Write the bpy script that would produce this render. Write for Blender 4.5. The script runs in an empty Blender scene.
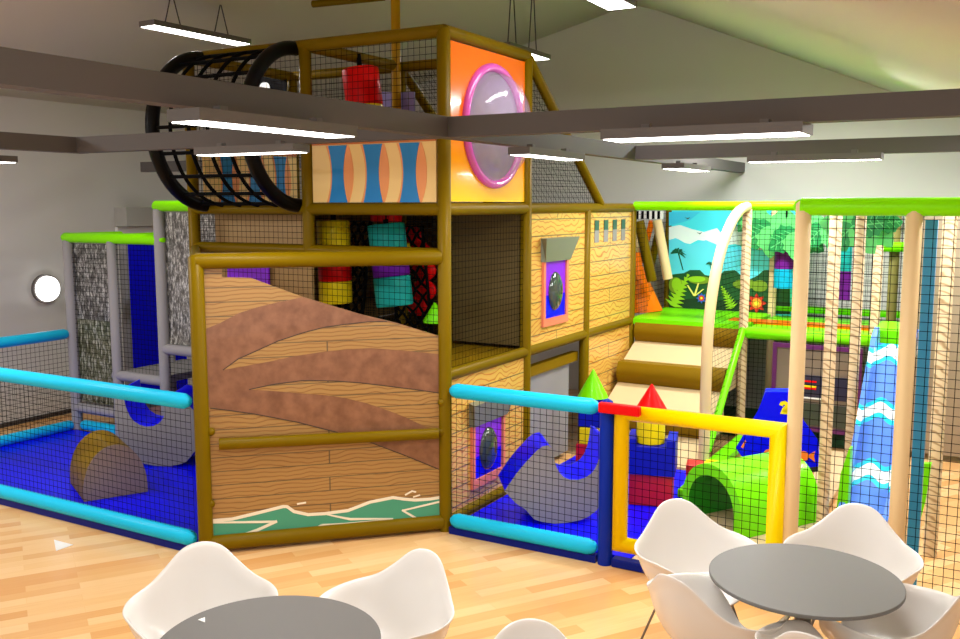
import bpy, math, random
from mathutils import Vector, Matrix, noise
random.seed(4)
SC=bpy.context.scene; COL=SC.collection
PI=math.pi
# ---------------------------------------------------------------- camera
FPX=930.; HC=2.45
pitch=math.atan2(319.5-205.,FPX); yaw=math.atan2(535.,math.hypot(FPX,114.5))
FH=Vector((-math.sin(yaw),math.cos(yaw),0)); CR=Vector((math.cos(yaw),math.sin(yaw),0))
CF=FH*math.cos(pitch)+Vector((0,0,-math.sin(pitch))); CU=CR.cross(CF)
CC=Vector((3.603,-5.786,HC))
def ray(u,v): return CF+CR*((u-480)/FPX)+CU*((319.5-v)/FPX)
def hit(u,v,p,n):
    d=ray(u,v); n=Vector(n); return CC+d*((Vector(p)-CC).dot(n)/d.dot(n))
def Zp(u,v,h): return hit(u,v,(0,0,h),(0,0,1))
def Yp(u,v,c): return hit(u,v,(0,c,0),(0,1,0))
def Xp(u,v,c): return hit(u,v,(c,0,0),(1,0,0))
cd=bpy.data.cameras.new('camera'); cam=bpy.data.objects.new('camera',cd); COL.objects.link(cam)
cd.sensor_width=36; cd.lens=FPX/960*36; cd.clip_end=100
cam.matrix_world=Matrix(((CR.x,CU.x,-CF.x,CC.x),(CR.y,CU.y,-CF.y,CC.y),(CR.z,CU.z,-CF.z,CC.z),(0,0,0,1)))
SC.camera=cam
# ---------------------------------------------------------------- materials
def lin(c):
    c=c/255.; return c/12.92 if c<=.04045 else ((c+.055)/1.055)**2.4
def rgb(t): return tuple(lin(x) for x in t)+(1,)
MC={}
def mat(name,c,rough=.45,spec=.5,metal=0,coat=0,emit=0,bump=0,bscale=60,trans=0,alpha=1,var=0):
    if name in MC: return MC[name]
    m=bpy.data.materials.new(name); m.use_nodes=True; MC[name]=m
    nt=m.node_tree; b=nt.nodes['Principled BSDF']
    b.inputs['Base Color'].default_value=rgb(c); b.inputs['Roughness'].default_value=rough
    b.inputs['Specular IOR Level'].default_value=spec*(.22 if name.endswith(('foam','vinyl')) else 1); b.inputs['Metallic'].default_value=metal
    b.inputs['Coat Weight'].default_value=coat*(.15 if name.endswith(('foam','vinyl')) else 1); b.inputs['Coat Roughness'].default_value=.08
    b.inputs['Transmission Weight'].default_value=trans; b.inputs['Alpha'].default_value=alpha
    if emit:
        b.inputs['Emission Color'].default_value=rgb(c); b.inputs['Emission Strength'].default_value=emit
    tc=nt.nodes.new('ShaderNodeTexCoord'); nz=nt.nodes.new('ShaderNodeTexNoise'); nz.inputs['Scale'].default_value=bscale
    nt.links.new(tc.outputs['Object'],nz.inputs['Vector'])
    if bump:
        bp=nt.nodes.new('ShaderNodeBump'); bp.inputs['Strength'].default_value=bump; bp.inputs['Distance'].default_value=.004
        nt.links.new(nz.outputs['Fac'],bp.inputs['Height']); nt.links.new(bp.outputs['Normal'],b.inputs['Normal'])
    if var:
        mx=nt.nodes.new('ShaderNodeMix'); mx.data_type='RGBA'; mx.blend_type='MULTIPLY'
        mx.inputs[6].default_value=rgb(c); cr=nt.nodes.new('ShaderNodeValToRGB')
        cr.color_ramp.elements[0].position=.3; cr.color_ramp.elements[0].color=(1-var,1-var,1-var,1)
        cr.color_ramp.elements[1].position=.7; cr.color_ramp.elements[1].color=(1,1,1,1)
        nt.links.new(nz.outputs['Fac'],cr.inputs[0]); nt.links.new(cr.outputs[0],mx.inputs[7]); mx.inputs[0].default_value=1
        nt.links.new(mx.outputs[2],b.inputs['Base Color'])
    return m
class NT:
    def __init__(s,name,rough=.5,spec=.4,coat=0):
        m=bpy.data.materials.new(name); m.use_nodes=True; s.m=m; s.t=m.node_tree; s.b=s.t.nodes['Principled BSDF']; MC[name]=m
        s.b.inputs['Roughness'].default_value=rough; s.b.inputs['Specular IOR Level'].default_value=spec; s.b.inputs['Coat Weight'].default_value=coat
        s.tc=s.n('TexCoord')
    def n(s,k,**kw):
        x=s.t.nodes.new('ShaderNode'+k)
        for a,v in kw.items():
            if a.startswith('i'): x.inputs[int(a[1:])].default_value=v
            else: setattr(x,a,v)
        return x
    def l(s,a,ao,b,bi): s.t.links.new(a.outputs[ao],b.inputs[bi])
    def math(s,op,a,b=None,c=None):
        x=s.n('Math',operation=op)
        for i,v in enumerate((a,b,c)):
            if v is None: continue
            if isinstance(v,(int,float)): x.inputs[i].default_value=v
            else: s.t.links.new(v,x.inputs[i])
        return x.outputs[0]
    def mix(s,f,a,b):
        x=s.n('Mix',data_type='RGBA')
        if isinstance(f,(int,float)): x.inputs[0].default_value=f
        else: s.t.links.new(f,x.inputs[0])
        for i,v in ((6,a),(7,b)):
            if isinstance(v,tuple): x.inputs[i].default_value=v
            else: s.t.links.new(v,x.inputs[i])
        return x.outputs[2]
    def out(s,c): s.t.links.new(c,s.b.inputs['Base Color'])
def plank_print(name,h,light,dark,line,jx,along=(1,0),zoff=0,amp=1.):
    """cartoon planks: along = which horizontal direction runs along the boards"""
    q=NT(name,.35,.5,.3); sp=q.n('SeparateXYZ'); q.l(q.tc,'Object',sp,0)
    X=q.math('ADD',q.math('MULTIPLY',sp.outputs[0],along[0]),q.math('MULTIPLY',sp.outputs[1],along[1])); Z=sp.outputs[2]
    row=q.math('DIVIDE',q.math('ADD',Z,zoff),h); fr=q.math('FRACT',row); fl=q.math('FLOOR',row)
    wob=q.n('TexNoise'); wob.inputs['Scale'].default_value=1.0
    cb=q.n('CombineXYZ'); q.t.links.new(q.math('MULTIPLY',X,3.2),cb.inputs[0]); q.t.links.new(q.math('MULTIPLY',fl,7.3),cb.inputs[1]); q.t.links.new(q.math('MULTIPLY',Z,2.5),cb.inputs[2]); q.l(cb,0,wob,'Vector')
    g=q.math('MULTIPLY_ADD',q.math('SUBTRACT',wob.outputs[0],.5),5*amp,q.math('MULTIPLY',fr,3.2))
    gr=q.math('ABSOLUTE',q.math('SUBTRACT',q.math('FRACT',g),.5))
    ln=q.math('LESS_THAN',gr,.10)
    soft=q.math('MULTIPLY',gr,.9)
    c=q.mix(soft,dark,light); c=q.mix(q.math('MULTIPLY',ln,.8),c,line)
    edge=q.math('LESS_THAN',fr,.07)
    jf=q.math('ABSOLUTE',q.math('SUBTRACT',q.math('FRACT',q.math('ADD',q.math('MULTIPLY',X,jx),(.27 if name=='hull_planks' else .0))),.5))
    jn=q.math('MULTIPLY',q.math('LESS_THAN',jf,.004*jx/.8),q.math('LESS_THAN',q.math('MODULO',q.math('ABSOLUTE',fl),2.),.5))
    e=q.math('MAXIMUM',edge,jn)
    c=q.mix(q.math('MULTIPLY',e,.8),c,rgb((75,62,45))); q.out(c); return q.m
def floor_mat():
    q=NT('floor_boards',.22,.5,0); mp=q.n('Mapping'); q.l(q.tc,'Object',mp,0); mp.inputs['Rotation'].default_value=(0,0,math.radians(-57))
    br=q.n('TexBrick'); q.l(mp,0,br,'Vector'); br.inputs['Scale'].default_value=1
    br.inputs['Brick Width'].default_value=.85; br.inputs['Row Height'].default_value=.1; br.inputs['Mortar Size'].default_value=.0008
    br.inputs['Color1'].default_value=(0,0,0,1); br.inputs['Color2'].default_value=(1,1,1,1); br.inputs['Mortar'].default_value=(.3,.3,.3,1); br.offset=.37
    cr=q.n('ValToRGB'); q.l(br,'Color',cr,0); e=cr.color_ramp.elements
    e[0].color=rgb((222,164,100)); e[1].color=rgb((246,206,150)); x=e.new(.5); x.color=rgb((234,186,124)); x=e.new(.75); x.color=rgb((240,196,136))
    mp2=q.n('Mapping'); q.l(mp,0,mp2,0); mp2.inputs['Scale'].default_value=(2,30,1); nz=q.n('TexNoise'); q.l(mp2,0,nz,'Vector'); nz.inputs['Scale'].default_value=2.; nz.inputs['Detail'].default_value=4
    c=q.mix(q.math('MULTIPLY',nz.outputs[0],.35),cr.outputs[0],rgb((205,140,80))); q.out(c); return q.m
def glitter_mat():
    q=NT('silver_streak_print',.35,.6,.2); mp=q.n('Mapping'); q.l(q.tc,'Object',mp,0); mp.inputs['Scale'].default_value=(1,1,.35)
    nz=q.n('TexNoise'); q.l(mp,0,nz,'Vector'); nz.inputs['Scale'].default_value=45; nz.inputs['Detail'].default_value=6; nz.inputs['Roughness'].default_value=.7
    cr=q.n('ValToRGB'); q.l(nz,0,cr,0); e=cr.color_ramp.elements; e[0].position=.38; e[0].color=rgb((52,50,48)); e[1].position=.66; e[1].color=rgb((225,225,220))
    x=e.new(.5); x.color=rgb((105,103,100)); q.out(cr.outputs[0]); return q.m
def fern_glitter():
    q=NT('olive_streak_print',.35,.6,.2); mp=q.n('Mapping'); q.l(q.tc,'Object',mp,0); mp.inputs['Scale'].default_value=(1,1,.3)
    nz=q.n('TexNoise'); q.l(mp,0,nz,'Vector'); nz.inputs['Scale'].default_value=40; nz.inputs['Detail'].default_value=6; nz.inputs['Roughness'].default_value=.7
    cr=q.n('ValToRGB'); q.l(nz,0,cr,0); e=cr.color_ramp.elements; e[0].position=.36; e[0].color=rgb((45,48,28)); e[1].position=.68; e[1].color=rgb((225,225,210))
    x=e.new(.5); x.color=rgb((100,104,72)); q.out(cr.outputs[0]); return q.m
def bark_mat(name='bark_tan'):
    q=NT(name,.5,.4); mp=q.n('Mapping'); q.l(q.tc,'Object',mp,0); mp.inputs['Scale'].default_value=(1,1,2.4)
    wv=q.n('TexWave',wave_type='BANDS',bands_direction='DIAGONAL'); q.l(mp,0,wv,'Vector'); wv.inputs['Scale'].default_value=4.5; wv.inputs['Distortion'].default_value=6; wv.inputs['Detail'].default_value=2
    cr=q.n('ValToRGB'); q.l(wv,1,cr,0); e=cr.color_ramp.elements; e[0].position=.0; e[0].color=rgb((165,132,92)); e[1].position=.3; e[1].color=rgb((216,190,150)); q.out(cr.outputs[0]); return q.m
def slide_mat():
    q=NT('wave_slide_print',.2,.5,.5); sp=q.n('SeparateXYZ'); q.l(q.tc,'Object',sp,0)
    s=q.math('ADD',q.math('MULTIPLY',sp.outputs[2],1.),q.math('MULTIPLY',q.math('SINE',q.math('MULTIPLY',sp.outputs[0],30.)),.022))
    f=q.math('FRACT',q.math('ADD',q.math('DIVIDE',s,.40),.815))
    cr=q.n('ValToRGB'); q.t.links.new(f,cr.inputs[0]); cr.color_ramp.interpolation='CONSTANT'; e=cr.color_ramp.elements
    e[0].position=0; e[0].color=rgb((92,138,232)); e[1].position=.62; e[1].color=rgb((40,205,235))
    x=e.new(.70); x.color=rgb((245,250,250)); x=e.new(.88); x.color=rgb((40,205,235)); x=e.new(.96); x.color=rgb((92,138,232)); q.out(cr.outputs[0]); return q.m
def skin_mat():
    q=NT('rose_brown_print',.35,.5,.3); nz=q.n('TexNoise'); q.l(q.tc,'Object',nz,'Vector'); nz.inputs['Scale'].default_value=12; nz.inputs['Detail'].default_value=8
    cr=q.n('ValToRGB'); q.l(nz,0,cr,0); e=cr.color_ramp.elements; e[0].position=.3; e[0].color=rgb((112,70,46)); e[1].position=.7; e[1].color=rgb((142,96,68)); q.out(cr.outputs[0]); return q.m
def grad_orange():
    q=NT('orange_panel_print',.15,.5,.5); sp=q.n('SeparateXYZ'); q.l(q.tc,'Object',sp,0)
    f=q.math('DIVIDE',q.math('SUBTRACT',sp.outputs[2],2.5),1.1); cr=q.n('ValToRGB'); q.t.links.new(f,cr.inputs[0]); e=cr.color_ramp.elements
    e[0].position=0; e[0].color=rgb((255,190,0)); e[1].position=.55; e[1].color=rgb((250,110,5)); q.out(cr.outputs[0]); return q.m
BR=mat('brown_foam',(114,90,0),.36,.35,coat=.06,bump=.03)
BRP=mat('brown_vinyl',(128,98,6),.45,.35,coat=.05)
LIME=mat('lime_foam',(138,240,0),.35,.5,coat=.2)
LIMEV=mat('lime_vinyl',(120,232,10),.3,.5,coat=.3)
GREEN=mat('leaf_green',(20,120,45),.45); DGREEN=mat('dark_green',(10,66,30),.5)
CY=mat('cyan_foam',(28,190,232),.35,.5,coat=.15)
NAVY=mat('navy_vinyl',(6,26,120),.35,.5,coat=.2)
BLUE=mat('blue_vinyl',(6,8,245),.3,.5,coat=.3)
BLUEP=mat('blue_foam',(8,40,150),.35,.5,coat=.2)
CREAM=mat('cream_foam',(232,202,152),.4,.5,coat=.1)
GREYF=mat('grey_foam',(152,149,152),.5,.3)
GREYV=mat('grey_vinyl',(146,142,140),.5,.3)
TANV=mat('tan_vinyl',(212,188,144),.45)
BLACK=mat('black_foam',(6,5,6),.35,.5,coat=.3)
NET=mat('black_net',(12,11,10),.9,.05)
ROPE=mat('black_rope',(5,5,5),.8,.1)
YEL=mat('yellow_foam',(250,214,0),.3,.5,coat=.2)
RED=mat('red_vinyl',(222,12,14),.35,.5,coat=.2)
YELV=mat('yellow_vinyl',(240,215,20),.35,.5,coat=.2)
TEAL=mat('teal_vinyl',(30,165,160),.4)
CYV=mat('cyan_vinyl',(20,180,225),.35)
PURP=mat('purple_vinyl',(110,30,140),.4); PURD=mat('plum_frame',(92,20,92),.4)
PURW=mat('violet_print',(140,20,230),.3)
ORG=mat('orange_vinyl',(255,120,10),.3)
WHITE=mat('white_plastic',(226,222,217),.25,.4,coat=.2)
WHP=mat('white_paint',(238,236,232),.5)
GTOP=mat('grey_table_laminate',(112,110,107),.5,.25,bump=0)
GMET=mat('grey_metal',(96,94,94),.4,.5,metal=.3)
CHR=mat('steel_rod',(125,118,110),.3,.5,metal=.8)
BEAM=mat('beam_paint',(84,79,78),.6)
WALL=mat('wall_paint',(208,205,200),.75,.2,bump=.04,bscale=20)
CEIL=mat('ceiling_paint',(222,218,206),.85,.1,bump=.04,bscale=20)
PINKF=mat('salmon_frame',(232,128,96),.4)
SHUT=mat('olive_grey_shutter',(122,126,104),.5)
DOME=mat('dark_dome',(60,72,66),.08,.6,coat=.6)
LAMPW=mat('lamp_diffuser',(255,252,245),.5,emit=9)
GLOBE=mat('globe_diffuser',(255,253,250),.5,emit=5)
LAMPG=mat('lamp_housing',(98,93,91),.5)
WIRE=mat('wire_steel',(70,66,64),.5)
ORP=grad_orange()
PINKR=mat('magenta_ring',(214,84,184),.12,.5,coat=.5)
BUB=mat('clear_violet_bubble',(225,190,245),.03,.6,trans=.0,alpha=.28,coat=1)
PLK=plank_print('hull_planks',.1,rgb((172,138,80)),rgb((158,116,62)),rgb((128,86,42)),.9,(.7,.7),zoff=.02,amp=.7)
PLS=plank_print('side_planks',.145,rgb((228,190,100)),rgb((222,172,76)),rgb((196,104,28)),.78,(0,1),amp=1.3)
SKIN=skin_mat(); BARK=bark_mat(); GLIT=glitter_mat(); OGLIT=fern_glitter(); SLIDE=slide_mat(); FLOOR=floor_mat()
TEALP=mat('teal_wave_print',(62,152,122),.35); WAVEW=mat('wave_white_print',(238,228,205),.4); LINE=mat('line_print',(62,48,38),.5)
# ---------------------------------------------------------------- mesh builder
class MB:
    def __init__(s): s.v=[]; s.f=[]; s.m=[]; s.sm=[]; s.mats=[]
    def mi(s,m):
        if m not in s.mats: s.mats.append(m)
        return s.mats.index(m)
    def add(s,vs,fs,m,smooth=False):
        o=len(s.v); s.v+= [tuple(Vector(x)) for x in vs]; k=s.mi(m)
        for f in fs: s.f.append(tuple(i+o for i in f)); s.m.append(k); s.sm.append(smooth)
        return s
    def box(s,lo,hi,m,rz=0,c=None):
        x0,y0,z0=lo; x1,y1,z1=hi
        vs=[Vector(p) for p in ((x0,y0,z0),(x1,y0,z0),(x1,y1,z0),(x0,y1,z0),(x0,y0,z1),(x1,y0,z1),(x1,y1,z1),(x0,y1,z1))]
        if rz:
            c=Vector(c if c else ((x0+x1)/2,(y0+y1)/2,0)); R=Matrix.Rotation(rz,3,'Z'); vs=[R@(p-c)+c for p in vs]
        return s.add(vs,[(0,3,2,1),(4,5,6,7),(0,1,5,4),(1,2,6,5),(2,3,7,6),(3,0,4,7)],m)
    def tube(s,pts,r,m,seg=14,cap=True,closed=False,smooth=True):
        pts=[Vector(p) for p in pts]; n=len(pts); rs=r if isinstance(r,(list,tuple)) else [r]*n
        T=[]
        for i in range(n):
            if closed: d=pts[(i+1)%n]-pts[i-1]
            else: d=pts[min(i+1,n-1)]-pts[max(i-1,0)]
            T.append(d.normalized())
        up=Vector((0,0,1)) if abs(T[0].z)<.9 else Vector((1,0,0))
        N=(up-T[0]*up.dot(T[0])).normalized(); vs=[]
        for i in range(n):
            N=(N-T[i]*N.dot(T[i])).normalized(); B=T[i].cross(N)
            for k in range(seg):
                a=2*PI*k/seg; vs.append(pts[i]+(N*math.cos(a)+B*math.sin(a))*rs[i])
        fs=[]
        for i in range(n if closed else n-1):
            j=(i+1)%n
            for k in range(seg): fs.append((i*seg+k,i*seg+(k+1)%seg,j*seg+(k+1)%seg,j*seg+k))
        s.add(vs,fs,m,smooth)
        if cap and not closed:
            s.add(vs[:seg],[tuple(range(seg))[::-1]],m); s.add(vs[-seg:],[tuple(range(seg))],m)
        return s
    def pipe(s,a,b,r,m,taper=0,seg=14):
        a=Vector(a); b=Vector(b); d=(b-a).normalized()
        if taper: return s.tube([a,a+d*taper*.35,a+d*taper,b-d*taper,b-d*taper*.35,b],[r*.35,r*.75,r,r,r*.75,r*.35],m,seg)
        return s.tube([a,b],r,m,seg)
    def prism(s,poly,n,t,m,mside=None):
        """poly: 3D points, extruded along n by t"""
        n=Vector(n).normalized(); P=[Vector(p) for p in poly]; k=len(P)
        area=Vector((0,0,0))
        for i in range(k): area+=P[i].cross(P[(i+1)%k])
        if area.dot(n)<0: P=P[::-1]
        B=[p+n*t for p in P]; s.add(B,[tuple(range(k))],m)
        s.add(P,[tuple(range(k))[::-1]],mside or m)
        s.add(P+B,[(i,(i+1)%k,k+(i+1)%k,k+i) for i in range(k)],mside or m); return s
    def strip(s,pts,w,n,t,m):
        n=Vector(n).normalized(); pts=[Vector(p) for p in pts]; L=[];R=[]
        ws=w if isinstance(w,(list,tuple)) else [w]*len(pts)
        for i,p in enumerate(pts):
            d=(pts[min(i+1,len(pts)-1)]-pts[max(i-1,0)]).normalized(); q=n.cross(d)*ws[i]/2; L.append(p+q); R.append(p-q)
        return s.prism(L+R[::-1],n,t,m)
    def sphere(s,c,r,m,su=20,sv=12,sc=(1,1,1),half=None,rot=None):
        c=Vector(c); vs=[]; fs=[]
        for i in range(sv+1):
            ph=PI*i/sv
            for k in range(su):
                a=2*PI*k/su; p=Vector((math.sin(ph)*math.cos(a)*sc[0],math.sin(ph)*math.sin(a)*sc[1],math.cos(ph)*sc[2]))*r
                if rot: p=rot@p
                vs.append(c+p)
        for i in range(sv):
            for k in range(su): fs.append((i*su+k,(i+1)*su+k,(i+1)*su+(k+1)%su,i*su+(k+1)%su))
        return s.add(vs,fs,m,True)
    def net(s,o,U,V,m=None,cell=.05,r=.0019,clip=None):
        """square netting spanning the parallelogram o, o+U, o+V; clip(a,b)->bool keeps a strand piece"""
        m=m or NET; o=Vector(o);U=Vector(U);V=Vector(V); nu=max(1,round(U.length/cell)); nv=max(1,round(V.length/cell))
        n=U.cross(V).normalized()
        def strand(a,b):
            d=(b-a).normalized(); q=n.cross(d)*r; p=n*r*.8
            vs=[a+q,a+p,a-q,a-p,b+q,b+p,b-q,b-p]; s.add(vs,[(0,1,5,4),(1,2,6,5),(2,3,7,6),(3,0,4,7)],m)
        for i in range(nu+1):
            a=o+U*(i/nu)
            if clip:
                t0,t1=clip(i/nu,'u')
                if t1>t0: strand(a+V*t0,a+V*t1)
            else: strand(a,a+V)
        for j in range(nv+1):
            a=o+V*(j/nv)
            if clip:
                t0,t1=clip(j/nv,'v')
                if t1>t0: strand(a+U*t0,a+U*t1)
            else: strand(a,a+U)
        return s
    def build(s,name,parent=None,bevel=0,label=None,solid=None,sub=0):
        me=bpy.data.meshes.new(name); off=Vector((0,0,0))
        if parent is not None:
            off=parent.get('_o'); off=Vector(off) if off is not None else Vector((0,0,0))
        me.from_pydata([tuple(Vector(p)-off) for p in s.v],[],s.f)
        for m in s.mats: me.materials.append(m)
        me.polygons.foreach_set('material_index',s.m); me.polygons.foreach_set('use_smooth',s.sm); me.update()
        o=bpy.data.objects.new(name,me); COL.objects.link(o)
        if parent is not None: o.parent=parent; o['_o']=tuple(off)
        if bevel:
            b=o.modifiers.new('bevel','BEVEL'); b.width=bevel; b.segments=3; b.limit_method='ANGLE'; b.angle_limit=math.radians(40)
            o.modifiers.new('wn','WEIGHTED_NORMAL'); me.polygons.foreach_set('use_smooth',[True]*len(s.f))
        if solid:
            b=o.modifiers.new('sol','SOLIDIFY'); b.thickness=solid; b.offset=0
        if sub:
            b=o.modifiers.new('sub','SUBSURF'); b.levels=sub; b.render_levels=sub
        if label: o['label']=label
        return o
def tag(o,label,cat,group=None,kind=None):
    o['label']=label; o['category']=cat
    if group: o['group']=group
    if kind: o['kind']=kind
    return o
def thing(name,loc,label,cat,group=None,rz=0):
    o=bpy.data.objects.new(name,None); COL.objects.link(o); o.location=loc; o.rotation_euler=(0,0,rz); o['_o']=tuple(loc); o.empty_display_size=.1
    return tag(o,label,cat,group)
def copytree(o,parent=None):
    c=o.copy(); COL.objects.link(c)
    if parent is not None: c.parent=parent
    for ch in list(o.children): copytree(ch,c)
    return c
def struct(name,mb,**k):
    o=mb.build(name,**k); o['kind']='structure'; return o
def rail(parent,a,b,r=.047,m=None,taper=0,name='rail',label=None):
    mb=MB(); mb.pipe(a,b,r,m or BR,taper); return mb.build(name,parent,label=label)
def post(parent,x,y,z0,z1,r=.05,m=None,label=None,name='post'):
    mb=MB(); mb.tube([(x,y,z0),(x,y,z1-r*.5),(x,y,z1-.005)],[r,r,r*.55],m or BR); return mb.build(name,parent,label=label)
# ---------------------------------------------------------------- room
XL=-6.0; YB=5.45
mb=MB(); mb.box((XL-.1,-9,-.1),(9,YB+.1,0),FLOOR); struct('floor',mb)
mb=MB(); mb.box((XL-.12,-9,0),(XL,YB+.1,5.3),WALL); struct('wall_left',mb)
mb=MB(); mb.box((XL,YB,0),(9,YB+.12,5.3),WALL); struct('wall_back',mb)
def roofz(x):
    if x<-.6: return 4.95+(x+.6)*.24
    return 4.95-(x+.6)*.42
mb=MB()
xs=[XL-.1,-3.5,-1.4,-.9,-.6,-.3,.2,1,3,5.5,9]
zs=[roofz(x) for x in xs]; zs[4]-=.03
vs=[(x,-9,z) for x,z in zip(xs,zs)]+[(x,YB+.12,z) for x,z in zip(xs,zs)]
n=len(xs); mb.add(vs,[(i,i+n,i+n+1,i+1) for i in range(n-1)],CEIL,True)
struct('ceiling',mb,solid=.06)
# beams
mb=MB(); ZB=2.83; TH=.115
mb.box((.70,-6.2,ZB),(.80,YB-.001,ZB+TH),BEAM); struct('trim_1',mb)
mb=MB(); mb.box((-2.32,-1.30,ZB),(6.5,-1.20,ZB+TH-.0),BEAM) if 0 else mb.box((-2.45,-1.24,ZB+.0006),(6.5,-1.14,ZB+TH-.0006),BEAM); struct('trim_2',mb)
mb=MB(); mb.box((-2.50,-6.2,ZB-.0006),(-2.40,-1.14,ZB+TH-.001),BEAM)
mb.add([( -2.50,-1.14,ZB),(-2.40,-1.14,ZB),(-5.2,1.84,ZB),(-5.3,1.84,ZB),(-2.50,-1.14,ZB+TH),(-2.40,-1.14,ZB+TH),(-5.2,1.84,ZB+TH),(-5.3,1.84,ZB+TH)],[(0,1,2,3),(4,5,6,7),(0,1,5,4),(1,2,6,5),(2,3,7,6),(3,0,4,7)],BEAM) if 0 else None
struct('trim_3',mb)
mb=MB(); mb.box((.75,1.76,ZB+.0006),(6.5,1.86,ZB+TH-.0006),BEAM); struct('trim_4',mb)
mb=MB(); mb.box((-5.25,1.76,ZB),(-2.75,1.86,ZB+TH),BEAM); struct('trim_5',mb)
# door on left wall
mb=MB(); 
for lo,hi in (((XL,1.97,0),(XL+.05,2.05,2.18)),((XL,3.0,0),(XL+.05,3.08,2.18)),((XL,2.05,2.05),(XL+.05,3.0,2.18))): mb.box(lo,hi,WHP)
d=struct('door_1',mb)
mb=MB(); mb.box((XL+.005,2.05,.01),(XL+.04,3.0,2.05),BLUE); o=mb.build('door_leaf',d)
mb=MB(); mb.box((XL+.001,1.97,2.19),(XL+.22,3.08,2.42),mat('grey_box_paint',(176,174,168),.6)); t=tag(mb.build('shutter_box'),'pale grey box mounted on the wall above the blue door','box')
# baseboard
mb=MB(); mb.box((XL,-9,0),(XL+.015,1.95,.05),mat('base_dark',(70,64,60),.6)); struct('baseboard_left',mb)
# round wall light
t=thing('wall_lamp',(XL,.96,1.5),'round white globe lamp glowing on the left wall','lamp')
mb=MB(); mb.tube([(XL+.001,.96,1.5),(XL+.05,.96,1.5)],.165,mat('lamp_base_grey',(90,84,80),.5),32); mb.build('base',t)
mb=MB(); mb.tube([(XL+.05,.96,1.5),(XL+.09,.96,1.5),(XL+.115,.96,1.5)],[.145,.14,.08],GLOBE,32); mb.build('diffuser',t)
# ---------------------------------------------------------------- ceiling lights
LIGHTS=[]
def panel_light(name,cx,cy,z,L,W,rz,label,hang=None,grp='suspended light panels'):
    """z is the underside"""
    t=bpy.data.objects.new('light_panel',None); COL.objects.link(t); t['_o']=(0,0,0)
    tag(t,label,'light',grp)
    mb=MB(); h=.05; mb.box((-L/2,-W/2,.004),(L/2,W/2,h),LAMPG); mb.build('housing',t)
    mb=MB(); mb.box((-L/2+.012,-W/2+.012,0),(L/2-.012,W/2-.012,.0038),LAMPW); mb.build('diffuser',t)
    if hang:
        for sx in (-1,1):
            mb=MB(); x=sx*L*.25
            for dx in (-.09,.09): mb.tube([(x+dx,0,h),(x,0,h+hang)],.006,WIRE,6)
            mb.build('wire',t)
    else:
        for sx in (-1,1):
            mb=MB(); mb.box((sx*L*.3-.02,-.02,h),(sx*L*.3+.02,.02,ZB-z-.0005),LAMPG); mb.build('bracket',t)
    t.location=(cx,cy,z); t.rotation_euler=(0,0,rz); LIGHTS.append((cx,cy,z,L,W,rz)); return t
ZL=2.755
panel_light('a',.91,-2.81,ZL,.95,.17,PI/2,'long light panel under the near beam, overlapping the black net tunnel')
panel_light('b',-.45,-1.5,ZL,.8,.15,0,'light panel under the cross beam just below the big near panel')
panel_light('c',.93,-.2,ZL,.85,.15,PI/2,'light panel under the beam in front of the orange bubble panel')
panel_light('d',2.34,-1.5,ZL,.92,.24,0,'longest light panel under the right hand dark beam')
panel_light('e',1.05,2.4,ZL,.8,.2,PI/2,'small light panel near the back wall beam')
panel_light('f',2.35,1.15,ZL,.9,.13,0,'thin light panel above the lime green rail at right')
panel_light('g',-3.2,-1.55,ZL,.9,.15,0,'light panel cut off by the left edge of the photo')
panel_light('h',-3.06,.62,4.0,1.15,.2,math.radians(88),'light panel hung on wires above the black net tunnel',hang=.3)
panel_light('i',.88,.55,3.95,1.3,.24,PI/2,'light panel hung at the very top of the photo',hang=.32)
panel_light('j',-.78,2.75,3.95,.9,.2,PI/2,'light panel hung behind the orange bubble panel',hang=.72)
# ---------------------------------------------------------------- pirate ship tower
G=1.27; Y1,Y2,Y3=1.31,2.59,3.85
TW=thing('pirate_play_tower',(0,0,0),'tall brown framed pirate ship play tower with netting and wooden hull','play structure')
Z0,Z1,Z2,Z3=0,1.19,2.42,3.68; ZR=2.09
for x,y,a,b in ((0,0,0,Z3+.03),(-G,0,ZR,Z3),(-2*G,0,0,Z3),(0,Y1,0,Z3),(-G,Y1,0,Z3),(-2*G,Y1,0,Z3),(0,Y2,0,Z2),(0,Y3,0,Z2),(-G,Y3,0,Z2),(-2*G,Y3,0,Z2),(-2*G,Y2,0,Z2)):
    post(TW,x,y,a,b)
R=lambda a,b,**k: rail(TW,a,b,**k)
for z in (Z2,Z3):
    R((-2*G,0,z),(-G,0,z)); R((-G,0,z),(0,0,z)); R((-2*G,Y1,z),(-G,Y1,z)); R((-G,Y1,z),(0,Y1,z))
    for x in (0,-G,-2*G): R((x,0,z),(x,Y1,z))
R((-2*G,0,ZR),(-G,0,ZR)); R((-G,0,ZR),(0,0,ZR))
for a,b in ((Y1,Y2),(Y2,Y3)): 
    for z in (Z1,Z2): R((0,a,z),(0,b,z))
R((0,0,Z1),(0,Y1,Z1)); R((0,.05,.07),(0,Y1,.07)); R((0,Y2,.07),(0,Y3,.07))
R((-.05,Y3,Z2),(-2*G,Y3,Z2)); R((0,Y3,Z1),(-2*G,Y3,Z1)); R((-2*G,0,Z2),(-2*G,Y3,Z2))
R((0,Y1+.03,3.66),(0,2.95,2.46),r=.045); R((-G,Y1+.03,3.66),(-G,2.95,2.46),r=.045)
# inner braces seen through the top net
R((-.12,Y1,3.62),(-.02,.75,2.9),r=.035,name='brace'); R((-1.0,Y1,3.0),(-.45,Y1,3.62),r=.035,name='brace'); R((-.45,Y1,3.62),(-.05,Y1,2.75),r=.035,name='brace')
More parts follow.
